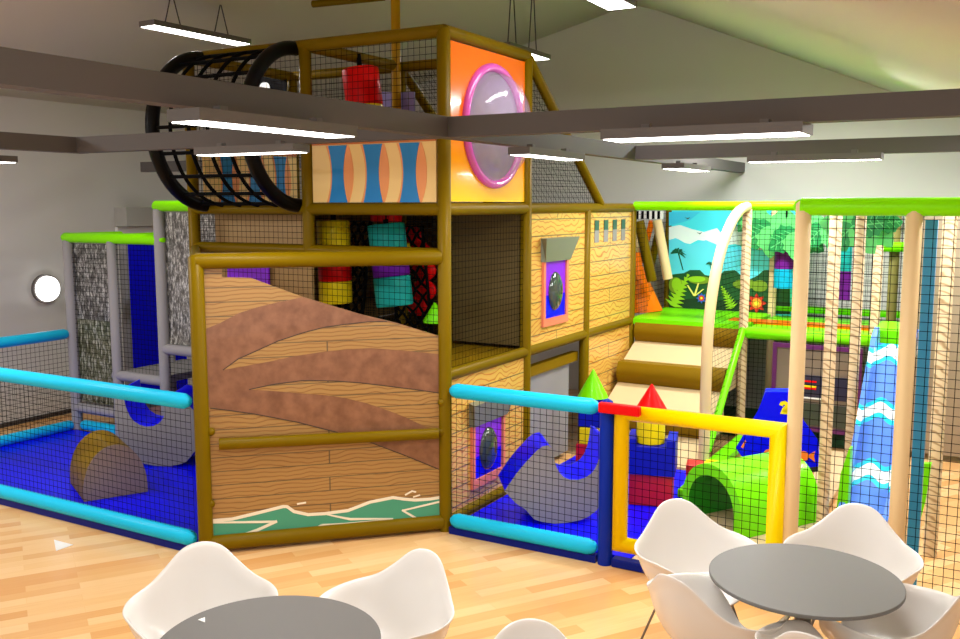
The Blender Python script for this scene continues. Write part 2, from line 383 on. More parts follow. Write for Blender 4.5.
# mast & yard
mb=MB(); mb.tube([(-G+.02,Y1-.1,Z2),(-G+.02,Y1-.1,4.75)],.042,mat('gold_foam',(176,134,8),.3,coat=.3)); mast=mb.build('mast',TW)
mb=MB(); mb.pipe(Zp(313,4,4.38)+Vector((0,0,0)),Zp(384,-3,4.38),.035,BR); mb.build('yard',TW)
# decks
mb=MB(); mb.box((-2*G+.04,.04,Z1-.02),(-.04,Y3-.04,Z1+.02),BRP); mb.build('deck',TW)
mb=MB(); mb.box((-2*G+.04,.04,Z2-.02),(-.04,Y1,Z2+.02),BRP); mb.box((-2*G+.04,Y1,Z2-.02),(-.04,Y3-.04,Z2+.02),BRP); mb.build('deck',TW)
INN=mat('dark_inner_board',(98,80,34),.6)
mb=MB(); mb.box((-2.45,Y3-.03,Z1),(-.1,Y3-.01,Z2),INN); mb.build('back_board',TW)  # added backing that keeps the tower interior dark and hides the wall
mb=MB(); mb.box((-2.49,.7,Z1+.03),(-2.47,Y3-.05,Z2-.05),mat('ochre_inner_board',(205,172,108),.5)); mb.build('back_board',TW)
mb=MB(); mb.box((-.72,Y1-.02,Z1+.05),(-.05,Y1+.01,Z2-.05),INN); mb.build('shade_board',TW)  # dark board added to stand for the shade inside the side bay
# plank board visible through the left strip of net
mb=MB(); mb.box((-2.5,.2,Z1+.45),(-1.42,.23,Z2-.03),mat('tan_inner_board',(170,134,80),.5)); mb.build('back_board',TW)
# nets
def nt(o,U,V,**k):
    mb=MB(); mb.net(o,U,V,**k); return mb.build('net',TW)
nt((-2*G,0,Z2),(G,0,0),(0,0,G-.01)); nt((-G,0,Z2+.55),(G,0,0),(0,0,G-.56)); nt((-2*G,0,ZR),(2*G,0,0),(0,0,Z2-ZR))
nt((-2*G,0,Z1),(2*G,0,0),(0,0,ZR-Z1))
nt((0,0,Z1),(0,Y1,0),(0,0,Z2-Z1)); nt((-G,Y1,Z2),(G,0,0),(0,0,G)); nt((-2*G,Y1,Z2),(G,0,0),(0,0,G)); nt((-2*G,0,Z2),(0,Y1,0),(0,0,G))
nt((-2*G,Y1,Z1),(2*G-.1,0,0),(0,0,Z2-Z1)); nt((-2*G,0,Z1),(0,Y3,0),(0,0,Z2-Z1),cell=.055)
mb=MB(); mb.net((0,Y1,Z3),(-G,0,0),(0,1.64,-1.23)); mb.build('net',TW)
def tri(t,ax): return (0,1-t)
mb=MB(); mb.net((0.0,Y1,Z2),(0,1.64,0),(0,0,1.24),clip=tri); mb.build('net',TW)
nt((0,Y1,.08),(0,Y2-Y1,0),(0,0,Z1-.1)) if 0 else None
# opening under the second bay
mb=MB(); mb.box((-.10,Y1+.06,.05),(-.08,Y2-.18,.93),GREYV); mb.build('curtain',TW,label='grey vinyl curtain')
mb=MB(); mb.box((-.12,Y1+.02,.93),(-.05,Y2-.03,1.02),BRP); mb.build('crossbar',TW)
nt((-1.3,Y1+.02,.05),(0,Y2-Y1,0),(0,0,1.1))
# ---- hull panel: diagonal plane from corner to (-1.27,-1.27)
HN=Vector((1,-1,0)).normalized(); HP=Vector((-.02,-.02,0)); HL=(-1.222,-1.242)
def hp(u,v,k=0): return hit(u,v,HP,HN)+HN*k
post(TW,HL[0],HL[1],0,ZR+.03,r=.052)
R((-.02,-.02,ZR-.02),(HL[0],HL[1],ZR-.02),r=.055); R((-.02,-.02,.07),(HL[0],HL[1],.07),r=.055)
R((-2*G,0,ZR-.02),(HL[0],HL[1],ZR-.02),r=.04)
R(HL+(.07,),(-2*G,0,.07),r=.04)
hull=MB()
outl=[(203,262),(222,262),(222,277),(251,278),(303,297),(360,314),(397,323),(446,338),(446,528),(203,541)]
hull.prism([hp(u,v,-.02) for u,v in outl],HN,.02,PLK)
def art(pts,m,lay): hull.prism([hp(u,v,0) for u,v in pts],HN,.0015*lay,m)
brown=[(203,330),(220,323),(239,313),(258,307),(275,303),(303,297),(360,314),(397,323),(446,338),(446,473),(404,455),(367,441),(336,432),(297,422),(255,414),(203,406)]
art(brown,SKIN,1)
l1=[(223,370),(238,359),(256,351),(278,341),(302,333),(325,327),(348,324),(368,321.8),(387,321.5),(397,323.6),(446,338.5),(446,355),(410,351),(371,348),(345,349.5),(321,352),(295,356),(272,361),(245,366)]
l2=[(249,389.5),(275,384),(303,380.5),(337,381),(362,383),(387,386),(415,389.5),(446,394),(446,432),(424,426),(405,417),(387,410),(366,403),(345,398),(325,395),(303,393.5),(275,391)]
art(l1,PLK,2); art(l2,PLK,2)
def line(pts,w=.006,m=LINE,lay=3): hull.strip([hp(u,v) for u,v in pts],w,HN,.0015*lay,m)
line(l1[:9]); line(l2[:8]); line([(210,408),(230,410.5),(255,414),(297,422),(336,432),(367,441),(404,455),(446,472)])
line([(216,370),(218,382),(222,370)],.004) if 0 else None
wtop=[(203,521),(213,521),(232,519.5),(255,514),(283,507),(287,507),(294,512),(308,515),(325,514),(348,511),(370,502.5),(393,498),(404,499.5),(415,500.5),(430,499.5),(446,497)]
green=wtop+[(446,527),(203,540)]
art(green,TEALP,2)
line([(p[0],p[1]-.5) for p in wtop],.022,WAVEW,3)
for a,b,w0,w1 in (((203,522.5),(277,521.5),.012,.018),((277,521),(257,530),.02,.022),((257,530),(232,538),.022,.012),((325,514),(350,519),.008,.018),((350,519),(393,518.5),.018,.01),((393,519),(345,524),.008,.02),((345,524),(322,525),.02,.018),((322,525),(307,532),.018,.012),((446,500),(402,510.5),.016,.012),((402,510),(421,521),.014,.018)):
    line([a,b],[w0,w1],WAVEW,3+(a[0]%3)*.3)
line([(297,504),(306,502.5)],.012,WAVEW,3); line([(405,495),(412,491),(416,492)],.012,WAVEW,3); line([(413,497),(420,495)],.01,WAVEW,3)
hull.build('hull_panel',TW,label='wood plank print with rose brown bands and green waves')
mb=MB(); mb.pipe(hp(219,443,.035),hp(437,432.5,.035),.042,BR); o=mb.build('grab_bar',TW)
for (u,v) in ((211,431),(211,503),(441,402),(441,431)):
    mb=MB(); mb.sphere(hp(u,v,.02),.03,BR,10,6); mb.build('clamp',TW)
# ---- side plank panels (x=0 plane) with portholes
def side_panel(y0,y1,z0,z1,holes=False):
    mb=MB(); mb.box((-.012,y0,z0),(.012,y1,z1),PLS)
    p=mb.build('plank_panel',TW); return p
def porthole(p,y0,y1,z0,z1,zt):
    mb=MB(); x=.013
    w=.045
    mb.box((x,y0,z0),(x+.022,y0+w,z1),PINKF); mb.box((x,y1-w,z0),(x+.022,y1,z1),PINKF); mb.box((x,y0+w,z0),(x+.022,y1-w,z0+.07),PINKF); mb.build('window_frame',p)
    mb=MB(); zm=z0+.07+(z1-z0-.07)*.38
    mb.box((x,y0+w,z0+.07),(x+.006,y1-w,zm),BLUE); mb.box((x,y0+w,zm),(x+.006,y1-w,z1),PURW); mb.build('window_pane',p)
    mb=MB(); mb.sphere((x+.006,(y0+y1)/2,zm+.03),.135,DOME,20,12,(.4,1,1.3)); mb.build('dome',p)
    mb=MB(); a=.09
    mb.add([(x,y0-.02,z1-.03),(x,y1+.02,z1-.03),(x,y1+.02,zt),(x,y0-.02,zt),(x+.04,y0,z1-.03),(x+.04,y1,z1-.03),(x+.09,y1+a,zt),(x+.09,y0-a,zt)],[(0,1,2,3),(4,5,6,7),(0,1,5,4),(1,2,6,5),(2,3,7,6),(3,0,4,7)],SHUT)
    mb.build('shutter',p)
p=side_panel(Y1+.04,Y2-.04,Z1+.03,Z2-.04); porthole(p,1.60,2.13,1.37,1.98,2.16)
p=side_panel(.04,Y1-.04,.08,Z1-.04); porthole(p,.35,.89,.22,.76,.92)
p=side_panel(Y2+.04,Y3-.04,Z1+.03,Z2-.04)
for yy in (2.78,3.02,3.26,3.5):
    mb=MB(); mb.box((.0125,yy,2.08),(.018,yy+.11,2.3),GREYV); mb.box((.0125,yy,2.2),(.0185,yy+.11,2.3),mat('slot_green',(52,92,74),.5)); mb.build('slot_window',p)
p=side_panel(Y2+.04,Y3-.04,.08,Z1-.04)
# ---- orange bubble panel
mb=MB(); mb.box((-.012,.055,Z2+.055),(.012,Y1-.055,Z3-.055),ORP); op=mb.build('bubble_panel',TW,label='glossy orange board fading to yellow')
cy,cz=.72,3.06
mb=MB(); pts=[(.02,cy+.45*math.cos(a),cz+.45*math.sin(a)) for a in [2*PI*i/48 for i in range(48)]]
mb.tube(pts,.034,PINKR,10,closed=True); mb.build('ring',op)
mb=MB(); pts=[(.013,cy+.42*math.cos(a),cz+.42*math.sin(a)) for a in [2*PI*i/48 for i in range(48)]]
mb.prism(pts,(1,0,0),.003,mat('bubble_backing',(112,110,116),.4,var=.45,bscale=9)); mb.build('backing',op)
mb=MB(); vs=[];fs=[]
for i in range(13):
    ph=PI/2*i/12
    for k in range(40):
        a=2*PI*k/40; vs.append((.02+.26*math.cos(ph),cy+.42*math.sin(ph)*math.cos(a),cz+.42*math.sin(ph)*math.sin(a)))
for i in range(12):
    for k in range(40): fs.append((i*40+k,(i+1)*40+k,(i+1)*40+(k+1)%40,i*40+(k+1)%40))
mb.add(vs,fs,BUB,True); mb.build('bubble',op,label='clear violet bubble')
# ---- ship railing print boards
def railing(x0,x1,y,z0,z1,n=3,turn=None):
    mb=MB(); mb.box((x0,y-.012,z0),(x1,y+.012,z1),mat('railing_cream',(250,214,140),.4)); 
    W=(x1-x0); H=z1-z0; f=y-.012
    OR=mat('railing_orange',(244,160,96),.4); BL=mat('railing_blue',(10,130,205),.35); OB=mat('railing_brown',(200,110,40),.4)
    mb.box((x0,f-.003,z0+H*.80),(x1,f,z0+H*.86),OB); mb.box((x0,f-.003,z0+H*.9),(x1,f,z0+H),mat('railing_sand',(238,200,130),.4))
    top=z0+H*.79
    for i in range(n):
        c=x0+W*(.22+.29*i); 
        def prof(t,w0,w1): return w1+(w0-w1)*(2*abs(t-.5))**1.6
        q4=lambda t:1-(2*t-1)**2
        ts=[j/12 for j in range(13)]; Z=lambda t:z0+(top-z0)*t
        for m,l,lf,rt in ((OR,.003,lambda t:.115-.045*q4(t),lambda t:.105+.045*q4(t)),(BL,.006,lambda t:.09-.035*q4(t),lambda t:.09-.035*q4(t))):
            mb.prism([(c-lf(t),f,Z(t)) for t in ts]+[(c+rt(t),f,Z(t)) for t in ts[::-1]],(0,-1,0),l,m)
    if turn: mb.v=[(turn[0]-v[1],turn[1]+v[0],v[2]) for v in mb.v]
    return mb.build('railing_board',TW,label='ship railing print with blue balusters')
railing(-G+.06,-.06,0,Z2+.05,Z2+.60)
railing(0,Y1-.12,0,Z2+.05,Z2+.60,turn=(-2*G+.07,.06))
mb=MB(); mb.prism([Yp(u,v,1.2) for u,v in ((258,76),(287,78),(287,106),(258,104))],(0,-1,0),.015,BLACK); fl=mb.build('black_flag'); tag(fl,'small black board with a white disc inside the top of the tower','board')
mb=MB(); mb.prism([Yp(u,v,1.183) for u,v in [(265+5*math.cos(2*PI*i/20),88+6*math.sin(2*PI*i/20)) for i in range(20)]],(0,-1,0),.005,WHP); fl['_o']=(0,0,0); mb.build('disc',fl)
# ---- black climbing cage bulging from the upper left bay
def arc(x,n=28,ry=.57,ph0=0): return [(x+ph0*(math.sin(PI*i/n)),-.0-ry*math.sin(PI*i/n),3.055+.61*math.cos(PI*i/n)) for i in range(n+1)]
mb=MB()
for k in range(1,5): mb.tube(arc(-2.36+k/5),.015,ROPE,8)
for k in (2,5,8,11,14,17,20,23,26):
    a=arc(-2.36)[k]; mb.tube([a,(-1.36,a[1],a[2])],.015,ROPE,8)
cage=mb.build('climbing_cage',TW,label='black rope grid cage')
for x in (-2.36,-1.36):
    mb=MB(); mb.tube(arc(x),.056,BLACK,14); mb.build('hoop',cage)
# things inside / hung in the tower
def bag(u,v0,v1,y,cols,r,label,tilt=(0,0),ztop=None,strap=.14,segs=None):
    a=Yp(u,v0,y); b=Yp(u,v1,y); x=a.x; L=a.z-b.z
    t=thing('hanging_bag',(x,y,b.z),label,'punch bag','hanging foam bags in the tower')
    n=len(cols); d=Vector((tilt[0],tilt[1],-1)).normalized(); p=Vector((x,y,a.z))
    segs=segs or [1/n]*n; acc=0
    for i,c in enumerate(cols):
        mb=MB(); p0=p+d*(L*acc+.001); acc+=segs[i]; p1=p+d*(L*acc-.001); e=.012
        mb.tube([p0,p0+d*e*.3,p0+d*e,p1-d*e,p1-d*e*.3,p1],[r*.92,r*.98,r,r,r*.98,r*.92],c,28); mb.build('foam_section',t)
    mb=MB(); mb.tube([p,p-d*strap],.022,ROPE,8); mb.build('strap',t)
    if ztop: 
        mb=MB(); mb.tube([(x,y,a.z+strap),(x,y,ztop)],.008,ROPE,6); mb.build('cord',t)
    return t
bag(360,69,122,.63,[RED,YELV],.155,'red and yellow foam bag hung under the top rails',(.14,0),segs=[.72,.28],strap=.12)
bag(333,220,303,.62,[YELV,RED,YELV],.145,'yellow and red striped bag hung behind the net, left of the teal one',(.02,0),ztop=Z2-.02,strap=.05,segs=[.44,.29,.27])
bag(386,224,306,.75,[TEAL,mat('purple_foam',(100,20,150),.4),TEAL],.16,'teal and purple striped bag hung behind the tower net',(.12,0),ztop=Z2-.02,strap=.04,segs=[.4,.24,.36])
bag(386,206,222,1.05,[RED],.14,'short red foam bag above the teal and purple one',(0,0),ztop=Z2-.02,strap=.02)
# thick black rope nets with diamond mesh
def diamond(P,U,V,n,m,name,label,col=ROPE,r=.012):
    mb=MB(); P=Vector(P);U=Vector(U);V=Vector(V)
    for i in range(-m,n+1):
        for s in (1,-1):
            # lines a + t in unit square
            x0=i/n; pts=[]
            slope=m/n
            # u = x0 + s-direction
            u0,u1=x0,x0+slope
            t0=max(0,(0-u0)/slope); t1=min(1,(1-u0)/slope)
            if t1-t0<.02: continue
            a=(u0+slope*t0,t0); b=(u0+slope*t1,t1)
            if s<0: a=(1-a[0],a[1]); b=(1-b[0],b[1])
            A=P+U*a[0]+V*a[1]; B=P+U*b[0]+V*b[1]; k=6; nn=U.cross(V).normalized()
            mb.tube([A.lerp(B,j/k)+nn*.012*(1 if (j+i)%2 else -1)*s for j in range(k+1)],r,col,6)
    mb.tube([P,P+U,P+U+V,P+V],r*1.3,col,8,closed=True)
    o=mb.build(name); return tag(o,label,'climbing net')
dx0=Yp(336,300,1.1).x; dx1=Yp(360,300,1.1).x
diamond((dx0,1.1,1.25),(dx1-dx0,0,.0),(.14,0,1.05),3,8,'scramble_net','thick black diamond rope net behind the yellow and red bag')
dx0=Yp(398,300,1.12).x; dx1=Yp(432,300,1.12).x
diamond((dx0,1.12,1.28),(dx1-dx0,0,0),(-.1,0,.98),3,7,'scramble_net','thick black diamond rope net in front of the red pads near the dark corner')
t=thing('climbing_pad',(-.55,1.22,1.25),'red curved pads behind the black rope net in the tower','pad')
for i,(u,v,r) in enumerate(((412,236,.12),(419,252,.13),(424,270,.13),(424,290,.13),(418,306,.12))):
    p=Yp(u,v,1.22); mb=MB(); mb.sphere(p,r,RED,16,10,(1,.35,.75)); mb.build('pad',t)
mb=MB(); p=Yp(408,246,1.12); mb.sphere(p,.03,YELV,8,6); mb.build('marker',t)
t=tag(MB().tube([(-.66,.9,1.45),(-.66,.9,1.47),(-.66,.9,1.62)],[.10,.10,.01],LIMEV,20).build('foam_cone'),'small lime green cone on the tower deck','cone')
# violet window board inside the left bay
mb=MB(); mb.prism([Yp(u,v,.17) for u,v in ((229,262),(270,262),(270,296),(229,290))],(0,-1,0),.02,PURW)
tag(mb.build('violet_board'),'violet board showing behind the net above the hull planks','board')
mb=MB(); mb.prism([Yp(u,v,1.28) for u,v in ((360,92),(415,92),(415,140),(360,140))],(0,-1,0),.015,mat('violet_bag',(150,140,215),.4))
tag(mb.build('lilac_board'),'pale lilac board behind the top net of the tower','board')
# ---------------------------------------------------------------- mats
def mats(name,x0,x1,y0,y1,m,label,z=.045,seams=()):
    mb=MB(); mb.box((x0,y0,.002),(x1,y1,z),m); o=mb.build(name,bevel=.006); return tag(o,label,'floor mat')
SEAM=mat('navy_seam',(4,6,110),.5)
mats('floor_mat',-5.06,-1.29,-1.25,.58,BLUE,'bright blue mat floor of the left pen, front part',.05)
mats('floor_mat',-3.66,-2.0,.59,1.9,BLUE,'bright blue mat behind the grey rocker of the left pen',.05)
mats('floor_mat',.06,1.46,.04,2.3,BLUE,'bright blue mat floor behind the yellow gate',.05)
mats('floor_mat',1.47,2.44,.04,3.7,mat('tan_mat',(214,182,140),.5),'tan soft mat under the green tunnel and fish hut',.05)
mats('floor_mat',-.06,2.5,4.0,5.3,DGREEN,'dark green turf strip by the back wall',.04)
for pts in (((-2.9,-.2),(-2.9,-1.2)),):
    pass
# ---------------------------------------------------------------- fences
def fence(name,a,b,label,top=1.09,bot=.1,navy=True,clip=.03):
    a=Vector(a); b=Vector(b); t=thing(name,(a.x,a.y,0),label,'fence'); d=(b-a).normalized()
    A=a+d*clip; B=b-d*clip
    mb=MB(); mb.pipe((A.x,A.y,top),(B.x,B.y,top),.056,CY,.06); mb.build('top_rail',t)
    mb=MB(); mb.pipe((A.x,A.y,bot),(B.x,B.y,bot),.056,CY,.06); mb.build('bottom_rail',t)
    q=Vector((-d.y,d.x,0))*.03
    mb=MB(); mb.add([A-q,B-q,B+q,A+q]+[x+Vector((0,0,.052)) for x in (A-q,B-q,B+q,A+q)],[(0,3,2,1),(4,5,6,7),(0,1,5,4),(1,2,6,5),(2,3,7,6),(3,0,4,7)],NAVY); mb.build('kick_pad',t)
    mb=MB(); mb.net((A.x,A.y,bot),B-A,(0,0,top-bot)); mb.build('net',t); return t
fence('pen_fence',(-1.27,-G,0),(-5.08,-G,0),'light blue railed net fence in front of the left blue mat')
fence('pen_fence',(-5.08,-G,0),(-5.08,.6,0),'light blue railed net fence along the far left side of the mat')
mb=MB(); mb.pipe((-5.0,.62,.1),(-3.8,.62,.1),.056,CY,.05); tag(mb.build('mat_edge_rail'),'light blue foam rail along the back of the left mat','rail')
fence('pen_fence',(.0+.03,-.02,0),(1.27,-.02,0),'light blue railed net fence between the hull and the yellow gate')
t=thing('gate_post',(1.30,-.02,0),'navy blue foam gate post with red latch','post')
mb=MB(); mb.tube([(1.30,-.02,0),(1.30,-.02,1.10),(1.30,-.02,1.14),(1.30,-.02,1.155)],[.05,.05,.035,.01],BLUEP,18); mb.build('post',t)
mb=MB(); p=Vector((1.28,-.075,0)); mb.box((1.27,-.12,1.075),(1.56,-.07,1.145),RED); mb.build('latch',t,bevel=.012)
t=thing('gate',(1.90,-.02,0),'yellow padded gate with black net','gate')
gx0,gx1,gz0,gz1=1.405,2.425,.16,1.075
def mitre(a,b,na,nb,r,m,name):
    """pipe a-b in the XZ plane whose ends are cut along the frame's corner diagonals (na, nb = outward sense)"""
    a=Vector(a);b=Vector(b);d=(b-a).normalized();o=Vector((0,1,0)).cross(d); mb=MB(); vs=[]; n=18
    for P,sg in ((a,na),(b,nb)):
        for k in range(n):
            t=2*PI*k/n; c=math.cos(t)*r; vs.append(P+o*c+Vector((0,1,0))*math.sin(t)*r+d*c*sg)
    mb.add(vs,[(k,(k+1)%n,n+(k+1)%n,n+k) for k in range(n)]+[tuple(range(n)),tuple(range(n,2*n))],m,True); return mb.build(name,t_)
MS=-1
t_=t; c4=[(gx0,-.02,gz0),(gx1,-.02,gz0),(gx1,-.02,gz1),(gx0,-.02,gz1)]
for k,nm in enumerate(('bottom_rail','stile','top_rail','stile')): mitre(c4[k],c4[(k+1)%4],1*MS,-1*MS,.052,YEL,nm)
mb=MB(); mb.net((gx0,-.02,gz0),(gx1-gx0,0,0),(0,0,gz1-gz0)); mb.build('net',t)
mb=MB(); mb.box((1.36,-.06,.002),(2.46,.02,.06),NAVY); tag(mb.build('threshold_pad',bevel=.008),'navy pad on the floor under the yellow gate','pad')
# ---------------------------------------------------------------- grey stair frame, left back
SF=thing('grey_stair_frame',(-5.08,.6,0),'grey padded stair tower with lime rails and silver boards behind left mat','play structure')
xs=(-5.05,-4.36,-3.66)
for x,zt in zip(xs,(2.10,2.10,2.43)): post(SF,x,.6,0,zt,.055,GREYF)
for x,zt in zip(xs,(2.10,2.10,2.43)): post(SF,x,1.3,0,zt,.05,GREYF)
rail(SF,(-5.13,.6,2.11),(-3.60,.6,2.11),.052,LIME,.05); rail(SF,(-3.72,.6,2.44),(-2.62,.6,2.44),.052,LIME,.03)
rail(SF,(-5.08,.6,2.11),(-5.08,1.3,2.11),.048,LIME); rail(SF,(-4.40,.6,2.11),(-4.40,1.3,2.11),.048,LIME)
for i,(x0,x1,z) in enumerate(((-5.08,-4.40,.29),(-4.40,-3.68,.70),(-3.68,-2.62,1.03))):
    rail(SF,(x0,.6,z),(x1,.6,z),.052,GREYF)
    mb=MB(); mb.box((x0+.03,.62,z-.03),(x1-.03,1.5,z+.04),GREYV); mb.build('tread',SF)
def brd(a,b,m,name='print_board',y=.64,label=None):
    mb=MB(); mb.box((a[0],y-.008,a[1]),(b[0],y+.008,b[1]),m); return mb.build(name,SF,label=label)
brd((-5.02,1.25),(-4.46,2.05),GLIT); brd((-5.02,.36),(-4.46,1.25),OGLIT); brd((-3.62,1.08),(-2.7,2.38),GLIT)
mb=MB(); mb.net((-5.08,.6,.3),(.68,0,0),(0,0,1.8)); mb.net((-4.4,.6,.7),(.72,0,0),(0,0,1.4)); mb.build('net',SF)
mb=MB(); mb.net((-3.68,.6,.1),(1.1,0,0),(0,0,.95)); mb.build('net',SF)
# ---------------------------------------------------------------- rockers
RPRO=[(499.5,491),(511,474),(520,463),(531.5,451),(537,447),(543,446),(546,449),(549.5,463),(551,468),(554,474),(559,479),(565,481.5),(573,482),(580,480),(586,476),(590,471),(594,461),(596,450),(597,440),(602,442),(606,455),(607,470),(604,488),(600,503),(592,514),(584,520),(576.5,523),(563,525.5),(550,526),(538,524),(529.6,521),(525,516),(520,510),(511,504)]
def rocker(label):
    t=bpy.data.objects.new('rocker',None); COL.objects.link(t); t['_o']=(0,0,0); tag(t,label,'rocker','grey and blue foam rockers')
    P=[((u-552)/131.,(526-v)/131.) for u,v in RPRO]
    mb=MB(); mb.prism([(a,0,z) for a,z in P],(0,-1,0),.004,GREYV); mb.build('side_panel',t)
    mb=MB(); mb.prism([(a,.0005,z) for a,z in P],(0,1,0),.40,BLUE,BLUE); mb.build('body',t,bevel=.008)
    mb=MB(); mb.prism([(a,.402,z) for a,z in P],(0,1,0),.004,GREYV); mb.build('side_panel',t)
    return t
r=rocker('grey and blue foam rocker between the hull and the navy gate post'); r.location=(.73,.42,.052); r.rotation_euler=(0,0,yaw+math.radians(6))
r2=copytree(r); r2['label']='grey and blue foam rocker behind the brown topped arch block'
# mirrored orientation: turned about, its back face is shown
r2.location=(-3.28,.42,.052); r2.rotation_euler=(0,0,yaw+math.radians(180)); r2.scale=(1.08,1.08,1.12)
# ---------------------------------------------------------------- arch block on left mat
A=Vector((-2.83,-1.02,.052)); B=Vector((-2.60,-.57,.052)); ax=(B-A); L=ax.length; ax.normalize(); nrm=Vector((-ax.y,ax.x,0))
t=thing('arch_block',tuple((A+B)/2),'half round foam block with brown top and tan face on the blue mat','soft block')
pr=[(0,0)]+[(L/2-L/2*1.0*math.cos(PI*i/20)**1, .07+.37*math.sin(PI*i/20)) for i in range(21)]+[(L,0)]
P3=[A+ax*a+Vector((0,0,z)) for a,z in pr]
mb=MB(); mb.prism([p+nrm*.0045 for p in P3],nrm,.60,BRP); mb.build('body',t,bevel=.008)
mb=MB(); mb.prism(P3,nrm,.004,mat('tan_face',(160,138,118),.5)); mb.build('face',t)
# ---------------------------------------------------------------- castle blocks
def blk(lo,hi,m,label,rz=.25,name='foam_block',cat='foam block'):
    mb=MB(); mb.box(lo,hi,m,rz,c=((lo[0]+hi[0])/2,(lo[1]+hi[1])/2,0)); return tag(mb.build(name,bevel=.008),label,cat)
cx,cy_=1.17,1.30; BD=mat('royal_blue_vinyl',(16,28,170),.4,coat=.1); RDD=mat('red_block',(200,10,16),.4,coat=.1)
blk((cx-.17,cy_-.15,.052),(cx+.17,cy_+.15,.31),RDD,'red foam cube under the blue notched block of the castle')
# notched blue block
t=MB(); t.box((cx-.19,cy_-.17,.312),(cx+.19,cy_+.17,.54),BD,.25,c=(cx,cy_,0)); t.box((cx-.19,cy_-.17,.54),(cx-.12,cy_+.17,.60),BD,.25,c=(cx,cy_,0)); t.box((cx+.12,cy_-.17,.54),(cx+.19,cy_+.17,.60),BD,.25,c=(cx,cy_,0))
tag(t.build('foam_block'),'blue notched foam block holding the yellow cylinder','foam block')
blk((cx+.19,cy_+.22,.052),(cx+.33,cy_+.42,.33),RDD,'small red foam block to the right of the castle stack')
mb=MB(); mb.tube([(cx-.02,cy_,.545),(cx-.02,cy_,.80)],.115,YELV,28); tag(mb.build('foam_cylinder'),'yellow foam cylinder on top of the blue notched block','foam block')
mb=MB(); mb.tube([(cx-.02,cy_,.802),(cx-.02,cy_,1.02)],[.135,.006],RED,28); tag(mb.build('foam_cone'),'red foam cone crowning the castle behind the gate','foam block')
cx2,cy2=.37,1.95
blk((cx2-.14,cy2-.12,.052),(cx2+.18,cy2+.2,.30),RDD,'red foam block at the foot of the second castle')
blk((cx2-.10,cy2-.12,.302),(cx2+.14,cy2+.12,.45),YELV,'yellow foam block low in the second castle stack')
blk((cx2-.12,cy2-.10,.452),(cx2+.12,cy2+.12,.715),BD,'blue foam block under the lime cone')
mb=MB(); mb.tube([(cx2,cy2,.717),(cx2,cy2,.97)],[.14,.006],LIMEV,28); tag(mb.build('foam_cone'),'lime foam cone showing above the light blue rail','foam block')
p=Zp(712,476,.06); blk((p.x-.07,p.y-.05,.052),(p.x+.07,p.y+.07,.19),YELV,'small yellow foam cube left of the green tunnel',.1)
# lime pads on floor
mb=MB(); mb.pipe(Zp(715,487,.12),Zp(770,448,.12),.075,LIMEV,.04); tag(mb.build('foam_roll'),'lime foam roll lying beside the blue fish panel','foam roll')
mb=MB(); mb.box((1.32,1.5,.052),(1.42,3.4,.12),LIMEV); tag(mb.build('edge_pad',bevel=.01),'lime edge pad along the foot of the brown steps','pad')
# ---------------------------------------------------------------- crawl tunnel
t=thing('crawl_tunnel',(1.85,1.0,.05),'big lime green crawl tunnel behind the yellow gate','tunnel')
def tun(c,d,L,ro,ri,h):
    d=Vector(d).normalized(); q=Vector((-d.y,d.x,0)); c=Vector(c); O=[];I=[]
    n=24
    for i in range(n+1):
        a=PI*i/n; O.append((ro*math.cos(a),h+ro*math.sin(a)-0)); I.append((ri*math.cos(a),h*.9+ri*math.sin(a)))
    O=[(ro,0)]+O+[(-ro,0)]; I=[(ri,0)]+I+[(-ri,0)]
    k=len(O); f=lambda p,s:c+q*p[0]+Vector((0,0,p[1]))+d*s
    vs=[f(p,0) for p in O]+[f(p,L) for p in O]+[f(p,0) for p in I]+[f(p,L) for p in I]
    A=MB(); A.add(vs[:2*k],[(i,k+i,k+i+1,i+1) for i in range(k-1)],LIMEV,True)
    A.add(vs[:k]+vs[2*k:3*k],[(i,i+1,k+i+1,k+i) for i in range(k-1)],LIMEV)
    A.add(vs[k:2*k]+vs[3*k:],[(i,k+i,k+i+1,i+1) for i in range(k-1)],LIMEV)
    A.build('shell',t)
    A=MB(); A.add(vs[2*k:],[(i,i+1,k+i+1,k+i) for i in range(k-1)],mat('inner_green',(24,150,14),.4),True); A.build('lining',t)
tun((1.76,.92,.052),(.52,.85,0),.80,.31,.24,.17)
# ---------------------------------------------------------------- fish hut
t=thing('fish_panel_hut',(2.1,2.2,.1),'blue fish printed play hut with a yellow number 2','play panel')
FP=lambda u,v,k=0: hit(u,v,(2.1,2.15,0),(.35,-1,0))+Vector((.35,-1,0)).normalized()*k
front=[(768,392),(803,392),(801,410),(804,421),(811,430),(818,440),(819,452),(818,471),(756,478),(747,463),(752,440)]
mb=MB(); mb.prism([FP(u,v,-.16) for u,v in front],(.35,-1,0),.16,BLUE); mb.build('body',t)
mb=MB(); mb.prism([FP(768,392),FP(752,440),FP(748,462),FP(738,448),FP(760,411)],(-1,-.5,0),.02,BLUE); mb.build('side_board',t)
ORF=mat('fish_orange',(245,125,30),.35)
def fish(pts,m=ORF): 
    mb=MB(); mb.prism([FP(u,v,.001) for u,v in pts],(.35,-1,0),.004,m); return mb.build('fish_decal',t)
def ell(cx,cy,a,b,n=16): return [(cx+a*math.cos(2*PI*i/n),cy+b*math.sin(2*PI*i/n)) for i in range(n)]
fish(ell(803,456,6,5)); fish([(807,456),(815,451),(814,456),(815,462)]); fish(ell(769,455,6,6)); fish([(774,455),(781,450),(780,460)]); fish(ell(784,432,2.4,3))
fish([(741,447),(745,440),(746,441),(743,448)],ORF)
